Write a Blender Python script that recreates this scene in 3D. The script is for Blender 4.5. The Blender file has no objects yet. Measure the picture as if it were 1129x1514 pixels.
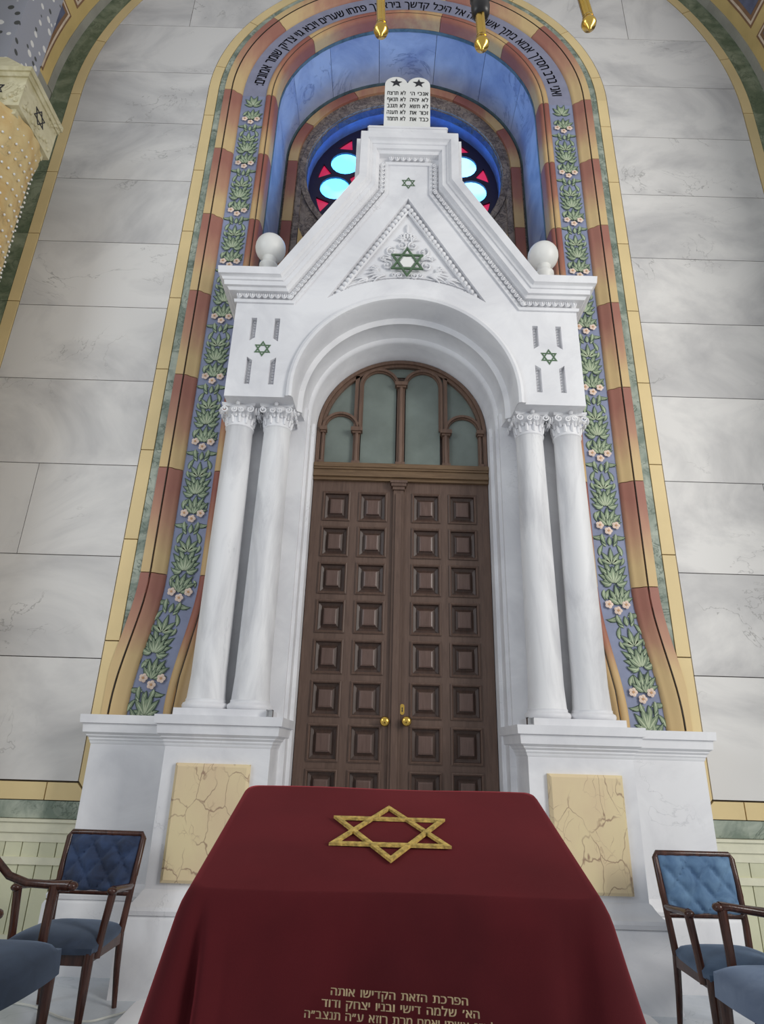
import bpy, bmesh, math, random
from mathutils import Vector, Matrix
from mathutils.geometry import tessellate_polygon
random.seed(7)
S = bpy.context.scene
C = S.collection
PI = math.pi
# ---------------------------------------------------------------- camera
F_PX, W_PX, H_PX = 911.0, 1129.0, 1514.0
TILT = math.atan(353.0 / F_PX); ROLL = math.radians(1.67)
cam_d = bpy.data.cameras.new('camera'); cam = bpy.data.objects.new('camera', cam_d); C.objects.link(cam)
cam_d.sensor_fit = 'VERTICAL'; cam_d.sensor_height = 36.0; cam_d.lens = F_PX / H_PX * 36.0
cam_d.clip_start = 0.05; cam_d.clip_end = 100
Rv = Vector((1, 0, 0)); Uv = Vector((0, -math.sin(TILT), math.cos(TILT))); Fv = Vector((0, math.cos(TILT), math.sin(TILT)))
Xc = Rv * math.cos(ROLL) + Uv * math.sin(ROLL); Yc = -Rv * math.sin(ROLL) + Uv * math.cos(ROLL)
m = Matrix((Xc, Yc, -Fv)).transposed().to_4x4(); m.translation = Vector((-0.17, 0, 1.45))
cam.matrix_world = m; S.camera = cam
# ---------------------------------------------------------------- world, lights, exposure
wd = bpy.data.worlds.new('world'); S.world = wd; wd.use_nodes = True
wd.node_tree.nodes['Background'].inputs[0].default_value = (0.93, 0.96, 1.0, 1)
wd.node_tree.nodes['Background'].inputs[1].default_value = 0.62
def area(name, loc, target, sx, sy, power, col):
    l = bpy.data.lights.new(name, 'AREA'); l.shape = 'RECTANGLE'; l.size = sx; l.size_y = sy; l.energy = power; l.color = col
    o = bpy.data.objects.new(name, l); C.objects.link(o); o.location = loc
    o.rotation_euler = (Vector(target) - Vector(loc)).to_track_quat('-Z', 'Y').to_euler()
    return o
area('window_light_right', (7.0, -1.5, 5.2), (0, 5, 3.6), 2.6, 4.2, 560, (1.0, 0.97, 0.92))
area('window_light_left', (-6.5, -1.0, 5.6), (-1.5, 5.2, 4.6), 2.2, 3.6, 170, (0.86, 0.93, 1.0))
vs = S.view_settings
S.display_settings.display_device = 'sRGB'
vs.view_transform = 'Standard'; vs.look = 'None'; vs.gamma = 1.0; vs.use_curve_mapping = False; vs.exposure = -0.36
# ---------------------------------------------------------------- materials
def lin(c):
    return tuple(((x / 255) / 12.92 if x / 255 <= 0.04045 else ((x / 255 + 0.055) / 1.055) ** 2.4) for x in c) + (1,)
class NT:
    def __init__(s, name):
        s.m = bpy.data.materials.new(name); s.m.use_nodes = True; s.t = s.m.node_tree
        s.b = s.t.nodes['Principled BSDF']; s._c = None
    def n(s, typ, **kw):
        nd = s.t.nodes.new(typ)
        for k, v in kw.items(): setattr(nd, k, v)
        return nd
    def l(s, a, b): s.t.links.new(a, b)
    def co(s, scale=(1, 1, 1), rnd=0.0, rot=(0, 0, 0)):
        if True:
            g = s.n('ShaderNodeNewGeometry'); mp = s.n('ShaderNodeMapping'); mp.inputs['Scale'].default_value = scale
            mp.inputs['Rotation'].default_value = rot
            s.l(g.outputs['Position'], mp.inputs['Vector'])
            if rnd:
                oi = s.n('ShaderNodeObjectInfo'); mu = s.n('ShaderNodeVectorMath', operation='SCALE')
                cb = s.n('ShaderNodeCombineXYZ')
                s.l(oi.outputs['Random'], cb.inputs[0]); s.l(oi.outputs['Random'], cb.inputs[2]); s.l(cb.outputs[0], mu.inputs[0]); mu.inputs['Scale'].default_value = rnd
                s.l(mu.outputs[0], mp.inputs['Location'])
            return mp.outputs[0]
    def noise(s, v, scale, detail=4, rough=0.55, dist=0.0):
        nn = s.n('ShaderNodeTexNoise'); nn.inputs['Scale'].default_value = scale; nn.inputs['Detail'].default_value = detail
        nn.inputs['Roughness'].default_value = rough; nn.inputs['Distortion'].default_value = dist
        s.l(v, nn.inputs['Vector']); return nn.outputs['Fac']
    def ramp(s, f, stops, interp='LINEAR'):
        r = s.n('ShaderNodeValToRGB'); r.color_ramp.interpolation = interp
        el = r.color_ramp.elements
        while len(el) < len(stops): el.new(0.5)
        for e, (p, c) in zip(el, stops): e.position = p; e.color = c
        s.l(f, r.inputs[0]); return r.outputs[0]
    def mix(s, f, a, b, mode='MIX'):
        mx = s.n('ShaderNodeMix', data_type='RGBA', blend_type=mode)
        for sock, v in ((mx.inputs[0], f), (mx.inputs[6], a), (mx.inputs[7], b)):
            if hasattr(v, 'node'): s.l(v, sock)
            else: sock.default_value = v
        return mx.outputs[2]
    def veins(s, v, scale, width=0.03, dist=1.5, mask=0.5):
        """thin meandering cracks where a distorted noise crosses its middle value, broken up by a mask"""
        f = s.noise(v, scale, 5, 0.6, dist)
        a = s.n('ShaderNodeMath', operation='SUBTRACT'); s.l(f, a.inputs[0]); a.inputs[1].default_value = 0.5
        b = s.n('ShaderNodeMath', operation='ABSOLUTE'); s.l(a.outputs[0], b.inputs[0])
        line = s.ramp(b.outputs[0], [(0, (1, 1, 1, 1)), (width, (0, 0, 0, 1))])
        mk = s.ramp(s.noise(v, scale * 0.6 + 0.31, 2), [(mask, (0, 0, 0, 1)), (mask + 0.12, (1, 1, 1, 1))])
        return s.mix(1.0, line, mk, 'MULTIPLY')
    def bump(s, h, strength=0.2, dist=0.01):
        bp = s.n('ShaderNodeBump'); bp.inputs['Strength'].default_value = strength; bp.inputs['Distance'].default_value = dist
        s.l(h, bp.inputs['Height']); s.l(bp.outputs[0], s.b.inputs['Normal'])
    def col(s, c):
        if hasattr(c, 'node'): s.l(c, s.b.inputs['Base Color'])
        else: s.b.inputs['Base Color'].default_value = c
    def rough(s, r, metal=0.0): s.b.inputs['Roughness'].default_value = r; s.b.inputs['Metallic'].default_value = metal

def marble(name, light, dark, vein, scale=1.0, vscale=1.2, vwidth=0.012, vstr=0.6, rough=0.45, rnd=0.0, stretch=(1, 1, 1), rot=(0, 0, 0), mask=0.5, lo=0.42, hi=0.68, vdist=1.5, clouddist=0.8):
    t = NT(name); v = t.co(stretch, rnd, rot)
    cl = t.noise(v, scale, 6, 0.6, clouddist)
    c = t.ramp(cl, [(lo, lin(light)), (hi, lin(dark))])
    vn = t.veins(v, vscale, vwidth, vdist, mask)
    vv = t.n('ShaderNodeMath', operation='MULTIPLY'); t.l(vn, vv.inputs[0]); vv.inputs[1].default_value = vstr
    t.col(t.mix(vv.outputs[0], c, lin(vein))); t.rough(rough); return t.m
def plain(name, c, rough=0.5, metal=0.0, var=0.06, nscale=9.0, bump=0.0, rnd=3.0):
    t = NT(name); v = t.co(rnd=rnd); a = lin(c)
    f = t.noise(v, nscale, 5)
    d = tuple(x * (1 - var * 2.2) for x in a[:3]) + (1,); e = tuple(min(1, x * (1 + var * 2.2)) for x in a[:3]) + (1,)
    t.col(t.ramp(f, [(0.3, d), (0.7, e)])); t.rough(rough, metal)
    if bump: t.bump(f, bump)
    return t.m
M = {}
M['slab'] = marble('painted_marble_slab', (224, 222, 219), (172, 171, 172), (128, 126, 124), 0.75, 1.0, 0.008, 0.6, 0.6, rnd=23.0, stretch=(0.8, 1, 1.15), mask=0.52, lo=0.44, hi=0.74)
M['white'] = marble('white_marble', (238, 238, 240), (214, 214, 218), (172, 174, 178), 1.6, 1.5, 0.006, 0.45, 0.5, mask=0.56, lo=0.4, hi=0.75)
M['column'] = marble('column_marble', (234, 234, 235), (190, 190, 194), (165, 166, 170), 1.2, 1.0, 0.01, 0.25, 0.55, stretch=(3.0, 1.5, 0.6), rot=(0, 0.75, 0), lo=0.44, hi=0.72, rnd=9, mask=0.5)
t = NT('yellow_veined_marble'); v = t.co((1.25, 1, 0.8), 11); nz = t.n('ShaderNodeTexNoise'); nz.inputs['Scale'].default_value = 3.0; nz.inputs['Detail'].default_value = 4; t.l(v, nz.inputs['Vector'])
mm_ = t.n('ShaderNodeVectorMath', operation='MULTIPLY_ADD'); t.l(nz.outputs['Color'], mm_.inputs[0]); mm_.inputs[1].default_value = (.35, .35, .35); t.l(v, mm_.inputs[2])
def net(sc, w, lo):
    vo = t.n('ShaderNodeTexVoronoi', feature='DISTANCE_TO_EDGE'); vo.inputs['Scale'].default_value = sc; t.l(mm_.outputs[0], vo.inputs['Vector'])
    ln_ = t.ramp(vo.outputs['Distance'], [(0, (1, 1, 1, 1)), (w, (0, 0, 0, 1))]); mk = t.ramp(t.noise(v, sc * .55 + 1, 2), [(lo, (0, 0, 0, 1)), (lo + .15, (1, 1, 1, 1))]); return t.mix(1.0, ln_, mk, 'MULTIPLY')
c_ = t.ramp(t.noise(v, 2.2, 4), [(0.35, lin((232, 214, 170))), (0.7, lin((222, 198, 162)))])
c_ = t.mix(net(4.2, .022, .36), c_, lin((158, 128, 106))); c_ = t.mix(net(8.0, .02, .5), c_, lin((172, 142, 116))); t.col(c_); t.rough(.45); M['yellow_marble'] = t.m
M['green_marble'] = marble('green_marbling', (178, 186, 172), (120, 134, 122), (80, 94, 82), 4.0, 5.0, 0.03, 0.85, 0.6, rnd=7, mask=0.38, lo=0.38, hi=0.6)
M['green_dark'] = marble('dark_green_marbling', (148, 156, 132), (100, 114, 90), (74, 88, 68), 4.0, 5.0, 0.04, 0.7, 0.6, rnd=7, mask=0.4, lo=0.35, hi=0.6)
M['ochre'] = plain('ochre_border', (227, 204, 152), 0.6, var=0.04, nscale=1.2)
M['ochre_soffit'] = plain('ochre_soffit', (205, 180, 120), 0.7, var=0.06, nscale=2)
M['joint'] = plain('dark_joint', (96, 88, 80), 0.9)
M['joint_black'] = plain('black_line_paint', (62, 54, 46), 0.8)
M['leafband'] = plain('blue_band_paint', (140, 148, 176), 0.7, var=0.06, nscale=5)
M['textband'] = plain('grey_blue_band', (144, 146, 168), 0.7, var=0.05, nscale=5)
M['leaf_dark'] = plain('leaf_dark', (72, 92, 78), 0.7, var=0.12, nscale=14)
M['leaf_light'] = plain('leaf_light', (140, 158, 130), 0.7, var=0.12, nscale=16)
M['leaf_pale'] = plain('leaf_pale', (190, 202, 172), 0.7, var=0.06, nscale=16)
M['petal'] = plain('petal', (238, 216, 200), 0.7); M['petal_eye'] = plain('petal_eye', (205, 160, 120), 0.7)
def voussoir_mat(name, a, b, mid):
    t = NT(name); at = t.n('ShaderNodeAttribute', attribute_name='grad'); v = t.co((5, 5, 1.2), 9)
    nz = t.noise(v, 2.0, 4); ad = t.n('ShaderNodeMath', operation='MULTIPLY_ADD'); t.l(nz, ad.inputs[0]); ad.inputs[1].default_value = 0.34; t.l(at.outputs['Fac'], ad.inputs[2])
    sb = t.n('ShaderNodeMath', operation='SUBTRACT'); t.l(ad.outputs[0], sb.inputs[0]); sb.inputs[1].default_value = 0.17
    t.col(t.ramp(sb.outputs[0], [(0.0, lin(a)), (0.2, lin(a)), (0.5, lin(mid)), (0.8, lin(b))])); t.rough(0.6); return t.m
M['vouss'] = voussoir_mat('brick_to_ochre_paint', (166, 112, 98), (216, 188, 138), (190, 144, 118))
M['vouss_dk'] = voussoir_mat('brick_to_ochre_paint_deep', (154, 94, 82), (208, 176, 126), (174, 118, 96))
M['vouss_base'] = plain('ochre_base_paint', (218, 184, 122), 0.6, var=0.1, nscale=3)
M['vault'] = marble('blue_vault_paint', (178, 190, 214), (132, 146, 184), (92, 106, 148), 1.5, 1.4, 0.02, 0.6, 0.6, rnd=8, lo=0.36, hi=0.66)
M['vault_edge'] = marble('teal_edge_marbling', (96, 118, 126), (62, 82, 92), (48, 62, 70), 5, 5, 0.04, 0.7, 0.6, rnd=5)
M['ring_stone'] = marble('dark_ring_marbling', (150, 136, 124), (104, 92, 88), (66, 56, 56), 5, 6, 0.05, 0.9, 0.6, rnd=5, mask=0.3)
M['blue_ring'] = plain('blue_reveal', (88, 116, 182), 0.6)
def wood(name, a, b, rough=0.4, scale=(7, 7, 0.7)):
    t = NT(name); v = t.co(scale, 6); f = t.noise(v, 5, 6, 0.6, 1.0)
    t.col(t.ramp(f, [(0.3, lin(a)), (0.7, lin(b))])); t.rough(rough); t.bump(f, 0.15, 0.004); return t.m
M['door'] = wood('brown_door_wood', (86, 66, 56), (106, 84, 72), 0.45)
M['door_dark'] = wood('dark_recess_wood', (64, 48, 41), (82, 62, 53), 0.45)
M['door_panel'] = wood('panel_wood', (88, 68, 60), (106, 84, 76), 0.36)
M['transom'] = wood('transom_wood', (98, 76, 64), (120, 94, 78), 0.4)
M['lintel'] = wood('lintel_wood', (98, 76, 54), (124, 100, 74), 0.35, (0.7, 7, 7))
M['chair_wood'] = wood('chair_wood', (44, 24, 20), (84, 50, 38), 0.22)
M['glass'] = plain('frosted_green_glass', (116, 126, 120), 0.22, var=0.08, nscale=3)
M['gold'] = plain('brass', (222, 184, 92), 0.2, 1.0, var=0.04)
M['gold_cloth'] = plain('gold_embroidery', (192, 164, 88), 0.55, 0.15, var=0.22, nscale=60, bump=0.5)
M['thread'] = plain('gold_thread', (196, 178, 140), 0.6, 0.0, var=0.15, nscale=80)
M['green_paint'] = plain('green_star_paint', (86, 112, 84), 0.5)
M['black'] = plain('black_lettering', (40, 40, 46), 0.6)
M['black_plastic'] = plain('black_sleeve', (26, 24, 26), 0.4)
M['tablet'] = marble('tablet_marble', (240, 240, 236), (226, 226, 222), (205, 205, 205), 1.2, 1.5, 0.004, 0.3, 0.45)
M['wainscot'] = plain('cream_green_wainscot', (214, 214, 184), 0.55, var=0.05, nscale=2)
M['wainscot_rail'] = plain('cream_rail', (226, 224, 200), 0.5, var=0.03)
M['floor'] = marble('floor_marble', (206, 212, 218), (176, 184, 194), (140, 150, 160), 1.2, 1.5, 0.012, 0.5, 0.22)
M['cream'] = marble('cream_capital', (214, 206, 172), (186, 176, 136), (140, 126, 84), 4, 5, 0.03, 0.7, 0.6)
M['yellow_cone'] = marble('yellow_corbel', (214, 190, 136), (200, 164, 104), (150, 134, 96), 3, 4, 0.03, 0.5, 0.6)
M['chrome'] = plain('chrome', (200, 200, 200), 0.15, 1.0)
M['cable'] = plain('white_cable', (222, 222, 214), 0.4)
M['soffit_blue'] = plain('blue_lozenge', (92, 98, 122), 0.7, var=0.1); M['soffit_brown'] = plain('brown_lozenge_edge', (134, 102, 76), 0.7)
M['soffit_white'] = plain('white_bead_edge', (214, 196, 176), 0.7); M['soffit_grey'] = plain('grey_soffit_band', (160, 158, 148), 0.7, var=0.06, nscale=3)
t = NT('flecked_grey'); v = t.co(rnd=0)
vo = t.n('ShaderNodeTexVoronoi'); vo.inputs['Scale'].default_value = 8.5; t.l(v, vo.inputs['Vector'])
fl = t.ramp(vo.outputs['Distance'], [(0.0, (1, 1, 1, 1)), (0.27, (1, 1, 1, 1)), (0.30, (0, 0, 0, 1))])
hs = t.n('ShaderNodeSeparateColor'); t.l(vo.outputs['Color'], hs.inputs[0])
fc = t.ramp(hs.outputs[0], [(0.0, lin((74, 76, 74))), (0.45, lin((226, 224, 220)))], 'CONSTANT')
t.col(t.mix(fl, lin((156, 158, 168)), fc)); t.rough(0.6); M['fleck'] = t.m
t = NT('red_velvet'); v = t.co(); f = t.noise(v, 3.0, 3); t.col(t.ramp(f, [(0.3, lin((66, 18, 23))), (0.75, lin((84, 24, 29)))])); t.rough(0.85)
t.b.inputs['Sheen Weight'].default_value = 0.8; t.b.inputs['Sheen Roughness'].default_value = 0.35; t.b.inputs['Sheen Tint'].default_value = (0.75, 0.12, 0.14, 1); t.b.inputs['Specular IOR Level'].default_value = 0.15
t.bump(t.noise(t.co((1, 1, 1)), 420, 2), 0.12, 0.002); M['velvet'] = t.m
def velvet_blue(name, a, b):
    t = NT(name); v = t.co(rnd=3); f = t.noise(v, 7, 4, 0.6, 0.6); t.col(t.ramp(f, [(0.35, lin(a)), (0.7, lin(b))])); t.rough(0.8)
    t.b.inputs['Sheen Weight'].default_value = 0.4; t.b.inputs['Sheen Tint'].default_value = (0.5, 0.65, 0.9, 1); return t.m
M['up_seat'] = velvet_blue('dark_blue_velvet_seat', (36, 47, 64), (50, 62, 82)); M['up_seat_right'] = velvet_blue('blue_velvet_seat', (58, 78, 102), (76, 98, 124))
M['up_left'] = velvet_blue('navy_velvet_back', (26, 36, 60), (50, 70, 106))
M['up_right'] = velvet_blue('steel_blue_velvet_back', (72, 104, 140), (112, 146, 178))
M['up_near_right'] = velvet_blue('grey_blue_velvet_seat', (100, 116, 142), (120, 136, 160))
def emit(name, a, b, st):
    t = NT(name); v = t.co(); f = t.noise(v, 1.6, 2); c = t.ramp(f, [(0.42, a), (0.58, b)])
    t.b.inputs['Base Color'].default_value = (0.02, 0.04, 0.06, 1); t.l(c, t.b.inputs['Emission Color']); t.b.inputs['Emission Strength'].default_value = st; t.rough(0.15); return t.m
M['pane_cyan'] = emit('cyan_stained_glass', (0.06, 0.40, 1.0, 1), (0.13, 0.45, 1.0, 1), 7.0)
M['pane_red'] = emit('crimson_stained_glass', (0.75, 0.01, 0.08, 1), (0.9, 0.03, 0.14, 1), 0.85)
M['pane_blue'] = emit('deep_blue_stained_glass', (0.05, 0.12, 0.6, 1), (0.1, 0.2, 0.8, 1), 0.8)
M['tracery'] = plain('dark_tracery', (30, 24, 52), 0.5)
# ---------------------------------------------------------------- mesh helpers
class MB:
    def __init__(s): s.v = []; s.f = []; s.g = []; s.mi = []; s.cur = 0
    def add(s, vs, fs, g=None):
        b = len(s.v); s.v += [tuple(x) for x in vs]; s.f += [tuple(i + b for i in f) for f in fs]
        s.g += list(g) if g else [0.0] * len(vs); s.mi += [s.cur] * len(fs); return s
    def box(s, x0, x1, y0, y1, z0, z1):
        return s.add([(x0, y0, z0), (x1, y0, z0), (x1, y1, z0), (x0, y1, z0), (x0, y0, z1), (x1, y0, z1), (x1, y1, z1), (x0, y1, z1)],
                     [(0, 3, 2, 1), (4, 5, 6, 7), (0, 1, 5, 4), (1, 2, 6, 5), (2, 3, 7, 6), (3, 0, 4, 7)])
    def prism(s, poly, y0, y1):
        n = len(poly); a = sum(poly[i][0] * poly[(i + 1) % n][1] - poly[(i + 1) % n][0] * poly[i][1] for i in range(n))
        if a < 0: poly = poly[::-1]
        vs = [(x, y0, z) for x, z in poly] + [(x, y1, z) for x, z in poly]
        return s.add(vs, [tuple(range(n)), tuple(range(2 * n - 1, n - 1, -1))] + [(i + n, (i + 1) % n + n, (i + 1) % n, i) for i in range(n)])
    def lathe(s, cx, cy, prof, n=24, a0=0, a1=2 * PI, mod=None):
        full = abs(a1 - a0 - 2 * PI) < 1e-6; k = n if full else n + 1; vs = []
        for r, z in prof:
            for i in range(k):
                a = a0 + (a1 - a0) * i / n; rr = r * (mod(a, z) if mod else 1)
                vs.append((cx + rr * math.cos(a), cy + rr * math.sin(a), z))
        fs = []
        for j in range(len(prof) - 1):
            for i in range(n):
                i2 = (i + 1) % k if full else i + 1
                fs.append((j * k + i, j * k + i2, (j + 1) * k + i2, (j + 1) * k + i))
        if full:
            fs.append(tuple(range(k))[::-1]); fs.append(tuple(range((len(prof) - 1) * k, len(prof) * k)))
        return s.add(vs, fs)
    def tube(s, path, r, n=8, cap=True):
        P = [Vector(p) for p in path]; R = r if isinstance(r, (list, tuple)) else [r] * len(P); vs = []; up = None
        for i, p in enumerate(P):
            d = (P[min(i + 1, len(P) - 1)] - P[max(i - 1, 0)]).normalized()
            if up is None: up = Vector((0, 0, 1)) if abs(d.z) < 0.9 else Vector((1, 0, 0))
            a = d.cross(up).normalized(); b = a.cross(d).normalized(); up = b
            for k in range(n):
                t_ = 2 * PI * k / n; vs.append(p + a * (R[i] * math.cos(t_)) + b * (R[i] * math.sin(t_)))
        fs = [(i * n + k, i * n + (k + 1) % n, (i + 1) * n + (k + 1) % n, (i + 1) * n + k) for i in range(len(P) - 1) for k in range(n)]
        if cap: fs += [tuple(range(n))[::-1], tuple(range((len(P) - 1) * n, len(P) * n))]
        return s.add(vs, fs)
    def ball(s, c, rx, ry=None, rz=None, n=10, m_=7):
        ry = ry or rx; rz = rz or rx
        vs = [(c[0], c[1], c[2] - rz)]
        for j in range(1, m_):
            p = -PI / 2 + PI * j / m_
            for i in range(n):
                a = 2 * PI * i / n; vs.append((c[0] + rx * math.cos(p) * math.cos(a), c[1] + ry * math.cos(p) * math.sin(a), c[2] + rz * math.sin(p)))
        vs.append((c[0], c[1], c[2] + rz)); L = len(vs) - 1
        fs = [(0, 1 + (i + 1) % n, 1 + i) for i in range(n)] + [(L, L - n + i, L - n + (i + 1) % n) for i in range(n)]
        for j in range(m_ - 2):
            for i in range(n): a = 1 + j * n; fs.append((a + i, a + (i + 1) % n, a + n + (i + 1) % n, a + n + i))
        return s.add(vs, fs)
    def build(s, name, mat, parent=None, smooth=35, off=None):
        me = bpy.data.meshes.new(name); me.from_pydata(s.v, [], s.f); me.update()
        mats = mat if isinstance(mat, (list, tuple)) else [mat]
        for mm in mats: me.materials.append(M[mm] if isinstance(mm, str) else mm)
        for p, i in zip(me.polygons, s.mi): p.material_index = i
        if any(s.g):
            at = me.attributes.new('grad', 'FLOAT', 'POINT'); at.data.foreach_set('value', s.g)
        bm = bmesh.new(); bm.from_mesh(me); bmesh.ops.recalc_face_normals(bm, faces=bm.faces); bm.to_mesh(me); bm.free()
        if smooth:
            me.polygons.foreach_set('use_smooth', [True] * len(me.polygons)); me.set_sharp_from_angle(angle=math.radians(smooth))
        o = bpy.data.objects.new(name, me); C.objects.link(o)
        if parent is not None: hang(o, parent)
        return o
def wloc(o):
    p = Vector(o.location)
    while o.parent: o = o.parent; p += Vector(o.location)
    return p
def hang(o, parent, world_built=True):
    o.parent = parent
    if world_built: o.location = Vector(o.location) - wloc(parent)
def thing(name, label, cat, loc=(0, 0, 0), group=None):
    o = bpy.data.objects.new(name, None); C.objects.link(o); o.location = loc; o.empty_display_size = 0.1
    o['label'] = label; o['category'] = cat
    if group: o['group'] = group
    return o
def tag(o, label, cat, group=None):
    o['label'] = label; o['category'] = cat
    if group: o['group'] = group
    return o
def struct(o, label, cat): o['kind'] = 'structure'; o['label'] = label; o['category'] = cat; return o
def inst(o, dx=0, dy=0, dz=0, parent=None):
    c = o.copy(); C.objects.link(c); c.location = Vector(o.location) + Vector((dx, dy, dz))
    if parent is not None: c.parent = parent
    return c
def plate(name, loops, y0, y1, mat, parent=None):
    """flat plate in XZ with holes, filled by a 2D curve, extruded from y0 to y1"""
    cu = bpy.data.curves.new(name, 'CURVE'); cu.dimensions = '2D'; cu.fill_mode = 'BOTH'; cu.extrude = (y1 - y0) / 2
    for lp in loops:
        sp = cu.splines.new('POLY'); sp.points.add(len(lp) - 1); sp.use_cyclic_u = True
        for p, (x, z) in zip(sp.points, lp): p.co = (x, z, 0, 1)
    o = bpy.data.objects.new(name, cu); C.objects.link(o)
    bpy.context.view_layer.update()
    me = bpy.data.meshes.new_from_object(o.evaluated_get(bpy.context.evaluated_depsgraph_get()))
    bpy.data.objects.remove(o)
    mb = MB(); ym = (y0 + y1) / 2
    mb.add([(v_.co.x, ym - v_.co.z, v_.co.y) for v_ in me.vertices], [tuple(p.vertices) for p in me.polygons])
    bpy.data.meshes.remove(me)
    ob = mb.build(name, mat, parent, smooth=0); bm = bmesh.new(); bm.from_mesh(ob.data)
    bmesh.ops.remove_doubles(bm, verts=bm.verts, dist=1e-5); bmesh.ops.recalc_face_normals(bm, faces=bm.faces); bm.to_mesh(ob.data); bm.free()
    return ob
def arc(cx, cz, r, a0, a1, n): return [(cx + r * math.cos(math.radians(a0 + (a1 - a0) * i / n)), cz + r * math.sin(math.radians(a0 + (a1 - a0) * i / n))) for i in range(n + 1)]
_gl = {}
def glyph(ch, bold=0.012):
    k = (ch, bold)
    if k in _gl: return _gl[k]
    cu = bpy.data.curves.new('glyph', 'FONT'); cu.body = ch; cu.fill_mode = 'NONE'; cu.resolution_u = 3
    o = bpy.data.objects.new('glyph', cu); C.objects.link(o); bpy.context.view_layer.update()
    me = bpy.data.meshes.new_from_object(o.evaluated_get(bpy.context.evaluated_depsgraph_get()))
    # the outlines overlap, so each is filled by itself, with the holes that lie inside it
    pts = [(v_.co.x, v_.co.y) for v_ in me.vertices]; nb = {i: [] for i in range(len(pts))}
    for e in me.edges: a, b = e.vertices; nb[a].append(b); nb[b].append(a)
    seen = set(); loops = []
    for i in range(len(pts)):
        if i in seen or len(nb[i]) != 2: continue
        lp = [i]; seen.add(i); cur = min(nb[i])
        while cur not in seen:
            lp.append(cur); seen.add(cur); nx = [q for q in nb[cur] if q not in seen]
            if not nx: break
            cur = nx[0]
        loops.append([pts[q] for q in lp])
    def ar(P): return sum(P[q][0] * P[(q + 1) % len(P)][1] - P[(q + 1) % len(P)][0] * P[q][1] for q in range(len(P))) / 2
    def inside(p, P):
        c_ = False
        for q in range(len(P)):
            (x0_, y0_), (x1_, y1_) = P[q], P[(q + 1) % len(P)]
            if (y0_ > p[1]) != (y1_ > p[1]) and p[0] < (x1_ - x0_) * (p[1] - y0_) / (y1_ - y0_) + x0_: c_ = not c_
        return c_
    loops.sort(key=lambda P: -abs(ar(P))); outs = []
    for P in loops:
        host = next((o_ for o_ in outs if all(inside(p, o_[0]) for p in P)), None)
        if host: host[1].append(P)
        else: outs.append((P, []))
    vs_ = []; fs_ = []
    for P, H in outs:
        b0 = len(vs_); flat = [p for L_ in [P] + H for p in L_]
        tri_ = tessellate_polygon([[Vector((x, y, 0)) for x, y in L_] for L_ in [P] + H])
        vs_ += flat; fs_ += [tuple(i + b0 for i in t3) for t3 in tri_]
    bpy.data.objects.remove(o); bpy.data.meshes.remove(me)
    x0 = min(x for x, _ in vs_); x1 = max(x for x, _ in vs_)
    n0 = len(vs_); sh_ = (0.0, bold, 2 * bold)
    vv = [(x - x0 + d, y) for d in sh_ for x, y in vs_]; ff = [tuple(i + n0 * q for i in f) for q in range(3) for f in fs_]
    _gl[k] = (vv, ff, x1 - x0 + 2 * bold); return _gl[k]
def rtl(mb, text, size, place, squeeze=1.0, gap=0.085, space=0.3, bold=0.012):
    """lays Hebrew out from right to left; place(distance from the right edge, height) gives a 3D point"""
    adv = 0.0
    for ch in text:
        if ch == ' ': adv += space; continue
        vs_, fs_, w = glyph(ch, bold)
        mb.add([place((adv + w - x) * size * squeeze, y * size) for x, y in vs_], fs_); adv += w + gap
    return adv * size * squeeze
def rtl_width(text, gap=0.085, space=0.3, bold=0.012): return sum(space if ch == ' ' else glyph(ch, bold)[2] + gap for ch in text)
def star_loops(cx, cz, R, w):
    """the bars of a hexagram: two triangle rings"""
    out = []
    for s0 in (90, 270):
        o = [(cx + R * math.cos(math.radians(s0 + 120 * k)), cz + R * math.sin(math.radians(s0 + 120 * k))) for k in range(3)]
        i = [(cx + (R - 2 * w) * math.cos(math.radians(s0 + 120 * k)), cz + (R - 2 * w) * math.sin(math.radians(s0 + 120 * k))) for k in range(3)]
        out.append((o, i))
    return out
def star_mesh(mb, cx, cz, R, w, y0, y1, sq=1.0):
    for q, (o, i) in enumerate(star_loops(cx, cz, R, w)):
        e = 0.0004 * q
        for k in range(3):
            a, b, c, d = o[k], o[(k + 1) % 3], i[(k + 1) % 3], i[k]
            mb.prism([(cx + (p[0] - cx) * sq, p[1]) for p in (a, b, c, d)], y0 - e, y1)
    return mb
# ================================================================ ROOM SHELL
ZC, ZO, XO = 9.1, 8.95, 0.055            # centres of the inner and the outer arch
YW = 5.30
mb = MB(); mb.box(-6, 6, -3, 5.45, -0.1, 0); fl = struct(mb.build('floor', 'floor', smooth=0), 'polished pale marble floor', 'floor')
outl = [(-5.2, 0)] + [(-5.2, 13.9), (5.2, 13.9), (5.2, 0), (2.28, 0)] + arc(0, ZC, 2.28, 0, 180, 32) + [(-2.28, 0)]
wall = plate('wall_back', [outl], YW + 0.03, YW + 0.16, 'joint'); struct(wall, 'tall end wall of grey veined marble slabs under a round arch', 'wall')
def xin(z, r=2.495):
    if z <= ZC: return r
    return math.sqrt(max(r * r - (z - ZC) ** 2, 0))
def xout(z, sg, r=4.105):
    if z <= ZO: return r + sg * XO
    return math.sqrt(max(r * r - (z - ZO) ** 2, 0)) + sg * XO
rows = [1.16, 2.11, 3.005, 3.9, 4.83, 5.73, 6.6, 7.54, 8.48, 9.39, 10.3, 11.2, 12.1, 13.0]
joints = {2: [3.42], 0: [], 4: [], 10: [2.9], 8: []}
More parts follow.
